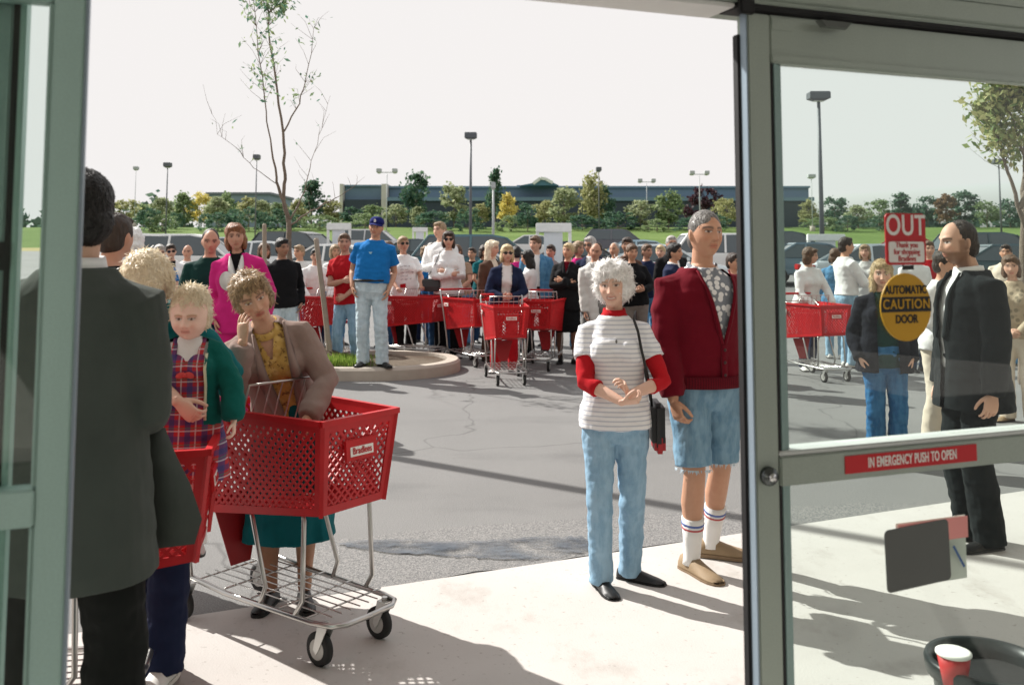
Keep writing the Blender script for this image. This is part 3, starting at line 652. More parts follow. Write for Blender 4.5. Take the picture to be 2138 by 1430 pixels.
for i, (px, Y, rot, kind, col, lb) in enumerate(CARS):
    src = SED if kind == 'sedan' else VAN
    Y = max(29, Y*1.22)
    o = copy_tree(src); o.location = (at(px, 530, Y).x, Y, gz(Y)); o.rotation_euler = (math.atan2(gz(Y+1)-gz(Y-1), 2)*math.sin(0), 0, R(rot)+rng.normal(0, .04))
    tag(o, lb, 'car', 'cars parked in the lot')
    for c in S.objects:
        if c.parent == o: c.color = (*col, 1)
for src in (SED, VAN):
    for c in [k for k in S.objects if k.parent == src]:
        for g in [k for k in S.objects if k.parent == c]: bpy.data.objects.remove(g)
        bpy.data.objects.remove(c)
    bpy.data.objects.remove(src)
# ================================================================ DOORS
WA = R(20.5); WR = Vector((.515, 2.10, 0))
ux, uy = Vector((math.cos(WA), math.sin(WA), 0)), Vector((-math.sin(WA), math.cos(WA), 0))
def alu(name, col):
    m, nt, b = nodes(name); v = coords(nt)
    c = mixc(nt, noise(nt, coords(nt, scale=(1, 1, .08)), 14, 4), tuple(x*.9 for x in col), tuple(x*1.1 for x in col)); c = mixc(nt, noise(nt, v, 260, 2), c, tuple(x*.75 for x in col))
    nt.links.new(c, b.inputs['Base Color']); b.inputs['Metallic'].default_value = .35; b.inputs['Roughness'].default_value = .42; bump(nt, b, noise(nt, v, 300, 2), .1, .001); return m
M_ALU, M_ALT = alu('anodised_frame', (.40, .455, .40)), alu('anodised_frame_skylit', (.42, .60, .55))  # second frame colour: skylight and reflection painted in as a green tint
M_BLK = mat('black_gasket', (.012, .012, .013), .6); M_GLS = glass_mat('door_glass', (.90, .945, .925)); M_TEAL = alu('glazing_bead', (.30, .42, .40)); M_BLUE = alu('skylit_edge_tint', (.32, .40, .47))  # the blue edge tone is skylight painted onto plain stile sides
def wall_empty(name, u, label, cat): 
    p = WR+ux*u; return empty(name, (p.x, p.y, 0), WA, label, cat)
def part(name, m, r, *bxs, bevel=.003):
    mb = MB()
    for b in bxs: mb.bx(*b)
    return build(name, mb, m, r, bevel=bevel)
D = wall_empty('glass_door', 0, 'grey framed glass door at the right with red OUT sign and yellow caution disc', 'door')
DW, ZT, ZG, ZR0, ZR1 = .98, 2.095, 1.990, 1.026, 1.098
part('edge_gasket', M_BLK, D, (.018, .0272, .0262, .050, .02, 2.05))
part('skylit_edge_tint', M_BLUE, D, (.0235, .0272, .001, .0260, .02, ZT), bevel=.001)  # plate over the stile side, blue skylight put into its colour
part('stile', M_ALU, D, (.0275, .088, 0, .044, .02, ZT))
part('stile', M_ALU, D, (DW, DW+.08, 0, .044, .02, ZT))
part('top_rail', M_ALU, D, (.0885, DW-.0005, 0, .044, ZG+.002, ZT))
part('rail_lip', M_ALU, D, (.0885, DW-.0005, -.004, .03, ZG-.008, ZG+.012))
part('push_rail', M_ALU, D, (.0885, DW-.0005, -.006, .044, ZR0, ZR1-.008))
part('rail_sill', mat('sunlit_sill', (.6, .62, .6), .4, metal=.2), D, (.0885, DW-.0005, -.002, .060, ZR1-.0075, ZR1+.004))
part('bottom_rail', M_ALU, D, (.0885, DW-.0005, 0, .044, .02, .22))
for z0, z1 in ((ZR1+.0045, ZG-.0085), (.2205, ZR0-.0005)):
    part('glass_pane', M_GLS, D, (.10, DW-.001, .024, .030, z0, z1), bevel=0)
    g = part('glazing_gasket', M_BLK, D, (.0885, .0975, .004, .040, z0, z1), bevel=.001)
    part('glazing_bead', M_TEAL, D, (.098, .107, .002, .042, z0, z1), (.1075, .122, .008, .042, z0, z1), bevel=.001)
mb = MB(); c = (.056, -.004, 1.052)
mb.tube([(c[0], .004, c[2]), (c[0], -.010, c[2]), (c[0], -.018, c[2])], [.021, .021, .017], 24, round_=False); lk = build('lock_cylinder', mb, mat('dark_chrome', (.10, .11, .11), .25, metal=.9), D, True, bevel=.002)
mb = MB(); mb.tube([(c[0], -.0185, c[2]), (c[0], -.022, c[2])], [.010, .009], 16, round_=False); build('key_slot', mb, mat('chrome_bright', (.6, .6, .6), .2, metal=1), lk, True)
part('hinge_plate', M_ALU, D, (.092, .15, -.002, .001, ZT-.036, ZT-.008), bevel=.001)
# signs on the glass
M_RED = mat('sign_red', (.50, .015, .02), .45, .05); M_SW = mat('sign_white', (.80, .78, .74), .5, .03); M_YEL = mat('sign_yellow', (.56, .30, .012), .5, .06); M_SBK = mat('sign_black', (.012, .012, .012), .5)
def rrect(x0, x1, z0, z1, r, n=6):
    P = []
    for cx, cz, a0 in ((x1-r, z1-r, 0), (x0+r, z1-r, 90), (x0+r, z0+r, 180), (x1-r, z0+r, 270)):
        for i in range(n+1): a = R(a0+90*i/n); P.append((cx+math.cos(a)*r, cz+math.sin(a)*r))
    return P
def door_pt(px, py, dy=.0215):                                                  # photo pixel -> local (x, z) on the door plane
    r = ray(px, py); o = Vector((0, 0, CH)); t = ((WR-o).dot(uy)+dy)/r.dot(uy); p = o+r*t; q = p-WR; return q.dot(ux), p.z
def plate(name, poly, y0, y1, m, par): mb = MB(); mb.prism(poly, 'y', y0, y1); return build(name, mb, m, par)
xa, za = door_pt(1847, 445); xb, zb = door_pt(1934, 553)
sg = plate('out_sign', rrect(xa, xb, zb, za, .012), .0205, .0235, M_RED, D); sw = xb-xa; sh = za-zb
text_mesh('lettering', 'OUT', sh*.56, M_SW, sg, ((xa+xb)/2, .0200, za-sh*.25), sx=.80, bold=.0009, spacing=1.05)
plate('message_panel', rrect(xa+sw*.06, xb-sw*.06, zb+sh*.05, za-sh*.55, .006), .0188, .0204, M_SW, sg)
text_mesh('message', 'Thank you\nfor shopping\nBradlees', sh*.155, M_RED, sg, ((xa+xb)/2, .0180, zb+sh*.25), sx=.82)
part('sign_tab', M_SBK, D, ((xa+xb)/2-.012, (xa+xb)/2+.022, .0205, .0235, zb-.012, zb-.0005), bevel=0)
xa, za = door_pt(1836, 571); xb, zb = door_pt(1946, 710); cx, cz, rx, rz = (xa+xb)/2, (za+zb)/2, (xb-xa)/2, (za-zb)/2
dk = plate('caution_disc', [(cx+math.cos(a)*rx, cz+math.sin(a)*rz) for a in np.linspace(0, 2*np.pi, 48, endpoint=False)], .0205, .0235, M_YEL, D)
hb = rz*.22; P = [(cx+math.cos(a)*rx, cz+.06*rz+math.sin(a)*rz) for a in ()]
zz = cz+rz*.08; wv = lambda z: rx*math.sqrt(max(0, 1-((z-cz)/rz)**2))*.995
plate('caution_band', [(cx-wv(zz-hb), zz-hb), (cx+wv(zz-hb), zz-hb), (cx+wv(zz), zz), (cx+wv(zz+hb), zz+hb), (cx-wv(zz+hb), zz+hb), (cx-wv(zz), zz)], .0190, .0204, M_SBK, dk)
text_mesh('lettering', 'AUTOMATIC', rz*.34, M_SBK, dk, (cx, .0198, cz+rz*.50), sx=.80, bold=.0008)
text_mesh('lettering', 'CAUTION', rz*.40, M_YEL, dk, (cx, .0184, zz), sx=.92, bold=.0002, spacing=1.1)
text_mesh('lettering', 'DOOR', rz*.34, M_SBK, dk, (cx, .0198, cz-rz*.36), sx=.82, bold=.0008)
xa, za = door_pt(1764, 943, -.008); xb, zb = door_pt(2040, 965, -.008)
es = part('push_sign', M_RED, D, (xa, xb, -.0085, -.0065, 1.040, 1.080), bevel=0)
text_mesh('lettering', 'IN EMERGENCY PUSH TO OPEN', .032, M_SW, es, ((xa+xb)/2, -.0092, 1.060), sx=.545, bold=.0005, spacing=1.08)
xa, za = door_pt(1876, 1095); xb, zb = door_pt(2026, 1208); PW = xb-xa; PH = za-zb
po = plate('poster', [(xa, zb), (xb, zb), (xb, za), (xa, za)], .0312, .0322, mat('poster_paper', (.78, .74, .70), .7), D)
plate('poster_header', [(xa, za-PH*.34), (xb, za-PH*.34), (xb, za-.0005), (xa, za-.0005)], .0232, .0236, mat('poster_pink', (.74, .30, .28), .7), po)
mb = MB(); mb.bar((xa+PW*.78, .0234, za-PH*.45), (xa+PW*.93, .0234, za-PH*.80), .0008, .006, up=(1, 0, 1)); build('poster_pen', mb, mat('poster_blue', (.05, .12, .30), .6), po)
xa, za = door_pt(1846, 1108); xb, zb = door_pt(1984, 1218); P = rrect(xa, xb, zb, za, .012); P = [(x+(za-z)*.03, z+(x-xa)*.05) for x, z in P]
plate('grey_decal', P, .0215, .0228, mat('decal_grey', (.10, .105, .10), .6, .08), D)

L = wall_empty('glass_door', -1.356, 'grey framed glass door at the left with painted skylight tint in front of the suited man', 'door')
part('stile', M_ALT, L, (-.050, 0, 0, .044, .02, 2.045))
part('stile_edge', M_BLUE, L, (.0005, .006, .004, .040, .02, 2.04), bevel=.001)
ZL = 1.984
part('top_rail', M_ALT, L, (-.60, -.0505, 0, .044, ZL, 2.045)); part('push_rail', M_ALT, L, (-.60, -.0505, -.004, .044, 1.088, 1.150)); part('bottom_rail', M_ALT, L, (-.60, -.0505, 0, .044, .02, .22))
for z0, z1 in ((1.1505, ZL-.0005), (.2205, 1.0875)):
    part('glass_pane', M_GLS, L, (-.60, -.052, .024, .030, z0, z1), bevel=0)
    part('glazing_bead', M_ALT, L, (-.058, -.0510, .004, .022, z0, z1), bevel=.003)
SL = wall_empty('sidelight_frame', -1.354, 'dark teal frame post with black gasket behind the left glass door', 'door frame')
part('post', M_TEAL, SL, (-.165, -.123, .06, .12, .0, 2.05)); part('gasket', M_BLK, SL, (-.1225, -.113, .058, .12, .0, 2.05)); part('bead', M_ALT, SL, (-.1125, -.102, .06, .12, .0, 2.05)); part('jamb', M_TEAL, SL, (-.30, -.1655, .075, .12, .0, 2.05))
part('latch_block', M_BLK, SL, (-.150, -.1135, .050, .0595, 1.515, 1.565))
H = wall_empty('door_header', 0, 'grey metal header beam running across the top of the entrance', 'door frame')
part('beam', M_ALU, H, (-2.6, 2.2, -.02, .14, 2.112, 2.40)); part('track', M_ALU, H, (.02, 2.2, -.03, -.0205, 2.122, 2.172), (.02, 2.2, -.026, -.0205, 2.173, 2.34))
part('track_seal', M_BLK, H, (-.012, 2.2, -.018, .06, 2.0995, 2.1115)); part('track_end', M_BLK, H, (-.012, .026, -.034, -.018, 2.083, 2.142))
part('sill_strip', mat('white_strip', (.7, .7, .68), .5), H, (-2.6, -.0125, -.012, .10, 2.100, 2.1115))
mb = MB(); mb.loft([[(x, -.02-dy, 2.085+z*.9) for x, z in ((.20-k, 0), (.30+k, 0), (.285+k, -.017), (.215-k, -.017))] for k, dy in ((.0, 0), (-.006, .016))]); build('door_sensor', mb, mat('sensor_grey', (.09, .10, .09), .3), H)

# unseen store front wall added to cut skylight fill (sunlit on its far side)
FAC = wall_empty('facade_sky_blocker', 0, 'unseen tan masonry store front wall, added around the doors to block skylight', 'wall'); M_FAC = mat('facade_masonry', (.30, .26, .22), .9, .15, 3)
part('wall', M_FAC, FAC, (-14, -2.62, .15, .45, 0, 2.40)); part('wall', M_FAC, FAC, (2.22, 14, .15, .45, 0, 2.40)); part('wall', M_FAC, FAC, (-14, 14, .15, .45, 2.402, 6.2))
# unseen hall ceiling and back wall, added and sized to darken glass reflections
HALL = wall_empty('hall_light_blocker', 0, 'unseen cream hall ceiling and back wall behind the camera, added to darken reflections', 'building'); M_HALL = mat('hall_paint', (.75, .74, .68), .9, .05)
part('ceiling', M_HALL, HALL, (-4, 4, -6.5, -.04, 3.2, 3.35)); part('wall', M_HALL, HALL, (-5, 5, -6.8, -6.502, 0, 3.35)); part('header_wall', M_HALL, HALL, (-7, 7, -.03, .148, 2.402, 3.35))
# bin and cup
bp = at(2062, 1330, 2.75); bin_ = empty('waste_bin', (bp.x, 2.75, .008), 0, 'round black rimmed bin standing outside the glass at the bottom right', 'bin')
mb = MB(); th = np.linspace(0, 2*np.pi, 48, endpoint=False); HB = at(2062, 1325, 2.75).z-.15*.5
ring = lambda r, z: [(math.cos(a)*r, math.sin(a)*r, z) for a in th]
M_BIN = mat('bin_plastic', (.006, .012, .012), .35, .2)
mb.loft([ring(.125, 0), ring(.135, HB*.5), ring(.147, HB-.055), ring(.147, HB-.05)]); build('body', mb, M_BIN, bin_, False)
mb = MB(); mb.loft([ring(.148, HB-.05), ring(.166, HB-.045), ring(.17, HB-.01), ring(.166, HB), ring(.152, HB), ring(.142, HB-.03), ring(.135, HB-.12)], cap=False); build('rim', mb, M_BIN, bin_, True)
mb = MB(); mb.loft([ring(.142, HB-.049), ring(.06, HB-.047), ring(.005, HB-.046)]); build('sand_tray', mb, mat('bin_tray', (.008, .009, .009), .9, bmp=.5), bin_)
cp = at(2008, 1352, 2.64); cup = empty('paper_cup', (cp.x, 2.69, .008+HB-.047), R(5), 'red paper cup with white rim left standing in the black bin', 'cup')
mb = MB(); cr = lambda r, z: [(math.cos(a)*r, math.sin(a)*r, z) for a in th[::2]]
mb.loft([cr(.030, 0), cr(.044, .088), cr(.041, .088), cr(.028, .006), cr(.001, .004)]); build('cup_body', mb, mat('cup_red', (.45, .03, .03), .5), cup, True)
mb = MB(); mb.loft([cr(.044, .085), cr(.0475, .088), cr(.047, .094), cr(.040, .097), cr(.001, .094)]); build('lid', mb, M_SW, cup, True)

# ================================================================ SHOPPING CARTS
M_PL = mat('cart_plastic_red', (.47, .008, .012), .42, .28, 5, spec=.35, bmp=.12, bdist=.003); M_CHR = mat('cart_chrome', (.50, .49, .47), .28, metal=1); M_RUB = mat('castor_rubber', (.02, .02, .02), .8); M_HUB = mat('castor_hub', (.45, .44, .42), .5, metal=.3)
def lattice(mb, a, b, c, d, nrm, pitch=.034, bw=.0105, th=.006, border=.03, solid=None):
    """diamond lattice panel a-b-c-d (a,b bottom; d,c top) with solid borders"""
    a, b, c, d = [np.asarray(p, float) for p in (a, b, c, d)]; nrm = np.asarray(nrm, float); nrm /= np.linalg.norm(nrm)
    Wd = (np.linalg.norm(b-a)+np.linalg.norm(c-d))/2; Hh = (np.linalg.norm(d-a)+np.linalg.norm(c-b))/2
    P = lambda u, v: (a*(1-u)+b*u)*(1-v)+(d*(1-u)+c*u)*v
    def quad(p4, t):
        V = [P(u, v)+nrm*t/2 for u, v in p4]+[P(u, v)-nrm*t/2 for u, v in p4]
        mb.add(V, [(0, 1, 2, 3), (7, 6, 5, 4), (0, 4, 5, 1), (1, 5, 6, 2), (2, 6, 7, 3), (3, 7, 4, 0)])
    bu, bv = border/Wd, border/Hh
    quad([(0, 0), (1, 0), (1, bv), (0, bv)], th*1.6); quad([(0, 1-bv), (1, 1-bv), (1, 1), (0, 1)], th*1.6); quad([(0, bv), (bu, bv), (bu, 1-bv), (0, 1-bv)], th*1.6); quad([(1-bu, bv), (1, bv), (1, 1-bv), (1-bu, 1-bv)], th*1.6)
    w, h = Wd-2*border, Hh-2*border
    for sgn, tt in ((1, th), (-1, th*.8)):
        k = -int(h/pitch)-1
        while k*pitch < w+h:
            # line x = k*pitch + s*y (sgn): from y=0..h clipped to 0..w
            o = k*pitch; hw = bw*.7
            pts = []
            for y0, y1 in ((0, h),):
                x0, x1 = (o, o+h) if sgn > 0 else (o, o-h)
                t0, t1 = 0., 1.; dx = x1-x0
                for lim, s in ((0, 1), (w, -1)):
                    f0, f1 = (x0-lim)*s, (x1-lim)*s
                    if f0 < 0 and f1 < 0: t0 = 2; break
                    if f0 < 0: t0 = max(t0, f0/(f0-f1))
                    elif f1 < 0: t1 = min(t1, f0/(f0-f1))
                if t1-t0 < .03: continue
                xa_, ya, xb_, yb = x0+dx*t0, h*t0, x0+dx*t1, h*t1
                uv = lambda x, y: ((x+border)/Wd, (y+border)/Hh)
                cl = lambda x: min(max(x, 0), w)
                quad([uv(cl(xa_-hw), ya), uv(cl(xa_+hw), ya), uv(cl(xb_+hw), yb), uv(cl(xb_-hw), yb)], tt)
            k += 1
def cart_proto():
    r = empty('shopping_cart')
    zr, yb, yf = .885, .36, -.45; zb0, zb1 = .455, .545
    TB, TF, BB, BF = .265, .195, .215, .165            # half widths: top back/front, bottom back/front
    tl = lambda s, t: (s*(TB+(TF-TB)*t), yb+(yf-yb)*t, zr)
    m = MB(); fb = yf+.035; bb_ = yb-.02
    for s in (-1, 1):
        A, B_, C_, D_ = (s*BB, bb_, zb0), (s*BF, fb, zb1), (s*TF, yf, zr), (s*TB, yb, zr)
        lattice(m, A, B_, C_, D_, (s, 0, .1), pitch=.038, bw=.0125)
        m.bar((s*(TB+.006), yb, zr+.008), (s*(TF+.006), yf, zr+.008), .022, .022)
    lattice(m, (-BF, fb, zb1), (BF, fb, zb1), (TF, yf, zr), (-TF, yf, zr), (0, -1, .1), pitch=.037, bw=.0105)
    m.bar((-TF-.012, yf-.004, zr+.0085), (TF+.012, yf-.004, zr+.0085), .022, .022)
    lattice(m, (-BB, bb_, zb0), (BB, bb_, zb0), (TB, yb, zr), (-TB, yb, zr), (0, 1, 0), pitch=.05, bw=.014)
    lattice(m, (-BB, bb_, zb0+.002), (BB, bb_, zb0+.002), (BF, fb, zb1+.002), (-BF, fb, zb1+.002), (0, 0, 1), pitch=.045, bw=.018)
    for s in (-1, 1): m.bar((s*(BF+.002), fb-.004, zb1-.004), (s*(TF+.003), yf-.004, zr), .016, .016)
    bk = build('basket', m, M_PL, r)
    m = MB(); m.box((.0, yf-.004, .775), (.17, .012, .082), Rm=Matrix.Rotation(R(-5.5), 3, 'X')); sp = build('sign_plate', m, M_PL, bk, bevel=.004)
    m = MB(); m.box((.0, yf-.0045, .768), (.125, .016, .040), Rm=Matrix.Rotation(R(-5.5), 3, 'X')); build('logo_panel', m, M_SW, bk, bevel=.002)
    text_mesh('logo_lettering', 'Bradlees', .036, M_RED, bk, (.0, yf-.0145, .770), rot=(math.pi/2-R(5.5), 0, 0), sx=.82, bold=.0004)
    sx_ = -(BB+.0225); m = MB(); m.box((-.266, .26, .80), (.010, .13, .045), Rm=Matrix.Rotation(R(5), 3, 'Y')); sp = build('side_logo_panel', m, mat('side_logo_grey', (.62, .58, .55), .5), bk, bevel=.003)
    text_mesh('logo_lettering', 'Bradlees', .032, M_RED, bk, (-.2735, .26, .80), rot=(math.pi/2, 0, -math.pi/2), sx=.82)
    m = MB(); m.loft([[(-.12, .30, zb0-.005), (.12, .30, zb0-.005), (.12, .305, zb0-.005), (-.12, .305, zb0-.005)], [(-.05, .27, .20), (.05, .27, .20), (.05, .275, .20), (-.05, .275, .20)]]); build('back_guard', m, mat('cart_plastic_dark_red', (.30, .008, .012), .5), r)
    f = MB(); t = .0105
    zf = .165
    for s in (-1, 1):
        f.tube([(s*.20, .40, zf+.02), (s*.20, .10, zf), (s*.185, -.40, zf-.005), (s*.165, -.485, zf-.005), (s*.12, -.515, zf-.005), (0, -.52, zf-.005)], t, 10)
        f.tube([(s*.20, .34, zf+.02), (s*.215, .36, .40), (s*.255, .40, .80), (s*.262, .46, .98), (s*.24, .475, 1.0)], t, 10)
        f.tube([(s*.19, -.10, zf), (s*.188, -.13, zf+.07), (s*.18, -.03, zb0+.03), (s*.17, -.01, zb0+.045), (s*.12, .0, zb0+.048)], t*.9, 10)
        f.tube([(s*.185, -.30, zf), (s*.183, -.34, zf+.06), (s*.172, -.33, zb1-.03), (s*.16, -.31, zb1-.012), (s*.1, -.30, zb1-.012)], t*.9, 10)
    for y in (.30, .12, -.05, -.22, -.38): f.tube([(-.19, y, zf+.012), (.19, y, zf+.012)], .004, 6)
    for x in np.linspace(-.14, .14, 7): f.tube([(x, .32, zf+.02), (x, -.46, zf+.016)], .003, 6)
    f.tube([(-.26, .355, zr+.03), (.26, .355, zr+.03)], .006, 8)
    build('frame', f, M_CHR, r, True)
    m = MB(); m.tube([(-.25, .475, 1.0), (.25, .475, 1.0)], .015, 12); build('handle', m, M_PL, r, True)
    m = MB()
    m.tube([(-.20, .06, .78), (-.20, -.02, 1.0), (.20, -.02, 1.0), (.20, .06, .78)], .006, 8)
    for x in np.linspace(-.15, .15, 6): m.tube([(x, .065, .76), (x, -.02, 1.0)], .003, 6)
    m.tube([(-.20, .06, .78), (.20, .06, .78)], .006, 8); m.tube([(-.21, .345, .93), (-.2, .06, .78)], .004, 6); m.tube([(.21, .345, .93), (.2, .06, .78)], .004, 6)
    build('child_seat', m, M_CHR, r, True)
    for x, y, rad in ((-.155, -.44, .062), (.155, -.44, .062), (-.20, .36, .062), (.20, .36, .062)):
        c = MB(); off = .03
        for s in (-1, 1): c.prism([(y-.028, .150), (y+.022, .150), (y+off+.014, rad), (y+off, rad-.018), (y+off-.014, rad)], 'x', x+s*.020-.0015, x+s*.020+.0015)
        c.bx(x-.022, x+.022, y-.026, y+.022, .148, .153); c.tube([(x, y, .150), (x, y, .166)], .012, 8, round_=False)
        ca = build('castor', c, M_HUB if rad < 0 else mat('castor_fork_zinc', (.62, .62, .60), .35, metal=.8), r)
        w = MB(); Q = [(np.cos(a), np.sin(a)) for a in np.linspace(0, 2*np.pi, 28, endpoint=False)]
        w.loft([[(x+dx, y+off+q[0]*k, rad+q[1]*k) for q in Q] for dx, k in ((-.015, rad*.62), (-.016, rad*.85), (-.011, rad), (.011, rad), (.016, rad*.85), (.015, rad*.62))]); build('tyre', w, M_RUB, ca, True)
        w = MB(); w.loft([[(x+dx, y+off+q[0]*k, rad+q[1]*k) for q in Q] for dx, k in ((-.0175, rad*.40), (-.0168, rad*.60), (.0168, rad*.60), (.0175, rad*.40))]); build('wheel_hub', w, M_HUB, ca, False)
    return r
CART = cart_proto(); CARTN = [0]
def cart(x, y, rot, label, z=0.0, sc=1.0):
    o = CART if CARTN[0] == 0 else copy_tree(CART); CARTN[0] += 1
    o.location = (x, y, z); o.rotation_euler = (0, 0, rot); o.scale = (sc, sc, sc); tag(o, label, 'shopping cart', 'red shopping carts'); return o
def dirz(dx, dy): return math.atan2(dx, -dy)          # rotation that turns local -Y to (dx, dy)
fw = Vector((.80, -.60)).normalized(); nf = Vector((-.71, 3.56)); side = Vector((.60, .80))
c2 = nf+side*.195-fw*.45
cart(c2.x, c2.y, dirz(fw.x, fw.y), 'big red lattice cart in the foreground, in front of the leaning woman', .008)
f1 = Vector((.965, .20)).normalized(); s1 = Vector((-f1.y, f1.x)); nf1 = Vector((-.985, 3.08)); c1 = nf1+s1*.195-f1*.45
c1o = cart(c1.x, c1.y, dirz(f1.x, f1.y), 'red cart with the toddler in it, half hidden by the suited man', .008)
for k in S.objects:
    if k.parent == c1o and k.name.split('.')[0] in ('frame', 'castor'): k.location.y += .27
def cartpx(px, py_rim, Y, rot, label): p = at(px, py_rim, Y); return cart(p.x, Y, R(rot), label)
cartpx(1057, 640, 11.3, 8, 'red cart seen front on beyond the kerb, under the sunglasses woman in navy')
cartpx(1132, 650, 12.6, -12, 'red cart between the navy cardigan woman and the woman in black')
cartpx(985, 630, 13.0, 30, 'red cart partly hidden right of the woman in white sweatshirt')
cartpx(862, 640, 13.6, 62, 'red cart with sunlit front in front of the lettered T-shirt woman')
cartpx(686, 625, 13.4, 48, 'red cart behind the leaning timber stake')
cartpx(1700, 640, 11.6, 15, 'red cart behind the door glass pushed by the woman with brown hair')
cartpx(2112, 680, 10.5, 150, 'red cart at the right edge of the door glass') if False else None
# lamp post just outside, mostly behind the left door stile (its thin shadow crosses the asphalt)
lamp(203, -1300, 9.9, 'dark lamp post close behind the left door stile', False, 1, .6, .082)
# ================================================================ PEOPLE
V3 = lambda *a: np.array(a, float)
def nrm(v): return v/(np.linalg.norm(v)+1e-9)
def rotm(rx=0, ry=0, rz=0): return np.array(Matrix.Rotation(R(rz), 3, 'Z') @ Matrix.Rotation(R(ry), 3, 'Y') @ Matrix.Rotation(R(rx), 3, 'X'))
def ik(S_, W_, a, b, pole):
    d = W_-S_; L = np.linalg.norm(d); L2 = min(L, (a+b)*.995); d = d/L; W2 = S_+d*L2
    x = (a*a-b*b+L2*L2)/(2*L2); h = math.sqrt(max(0, a*a-x*x)); p = pole-d*(pole@d); return S_+d*x+nrm(p)*h, W2
def head_shape(V, fem=False, old=0.0, jaw=1.0):
    baby = jaw < .5; zo = .020 if baby else 0.0
    """unit sphere points -> head-local points (face towards -y)"""
    x, y, z = V[:, 0].copy(), V[:, 1].copy(), V[:, 2].copy(); f = np.clip(-y, 0, 1); bk = np.clip(y, 0, 1)
    X = .0745*x; Y = np.where(y < 0, -.092*np.abs(y)**.85, .104*y); Z = .116*z
    t = np.clip(-Z/.116, 0, 1)
    X *= 1-(.36 if fem else .30)*jaw*t**2.0
    Y = np.where(y > 0, Y*(1-.50*t**1.3), Y); Y -= .012*t**2*f
    X *= 1-.05*np.clip(Z/.116, 0, 1)**2
    Z0 = Z; Z = Z+zo
    if baby: X = X*1.10; Z0 = Z0*.95; Z = Z/.82
    XF = X/.86 if baby else X
    g = lambda cx, cz, sx, sz: np.exp(-((XF-cx)/sx)**2-((Z-cz)/sz)**2)
    fr = np.clip(f*1.6, 0, 1)
    for s in (-1, 1):
        Y += fr*.011*g(s*.031, .012, .017, .013)                   # sockets
        Y -= fr*(.007 if not fem else .004)*g(s*.030, .034, .024, .010)   # brows
        Y -= fr*.0055*g(s*.031, .010, .011, .007)                 # eyeball bulge
        Y -= fr*.006*g(s*.042, -.020, .020, .020)                 # cheeks
        Y += fr*(.003+.004*old)*g(s*.034, -.050, .012, .020)
        Y -= fr*.006*g(s*.012, -.029, .007, .007)                 # nostrils
    nz = np.clip((.030-Z)/.060, 0, 1)*(Z > -.036)
    Y -= fr*(.004+(.009 if baby else .023)*nz**1.2)*np.exp(-(X/(.0085+.006*nz))**2)*np.clip((Z+.040)/.008, 0, 1)*(Z < .034)
    if baby:
        for s in (-1, 1): Y -= fr*.010*g(s*.040, -.034, .026, .028); X += s*fr*.004*g(s*.055, -.04, .03, .03)
    Y += fr*.003*g(0, -.043, .008, .006)
    Y -= fr*.0065*g(0, -.053, .021, .0055); Y += fr*.003*g(0, -.0585, .022, .0028); Y -= fr*.0065*g(0, -.0645, .018, .0055)
    Y += fr*.004*g(0, -.076, .020, .006); Y -= fr*.008*g(0, -.097, .022, .014)
    return np.stack([X, Y, Z0], 1)
def head_mb(mb, xf, fem, old, jaw=1.0, seg=56, rg=46, ears=True):
    t = MB(); t.ell((0, 0, 0), 1, None, seg, rg); V = t.arr()
    V = V@rotm(90, 0, 0).T                                           # poles front/back for dense face rows
    mb.add(xf(head_shape(V, fem, old, jaw)), t.f)
    if ears:
        for s in (-1, 1):
            e = MB(); e.ell((0, 0, 0), (.010, .018, .031), rotm(-12, 0, s*22), 12, 8); e.ell((s*.006, .004, .004), (.005, .017, .026), rotm(-12, 0, s*25), 10, 6)
            mb.add(xf(e.arr()+V3(s*.075, .012, -.006)), e.f)
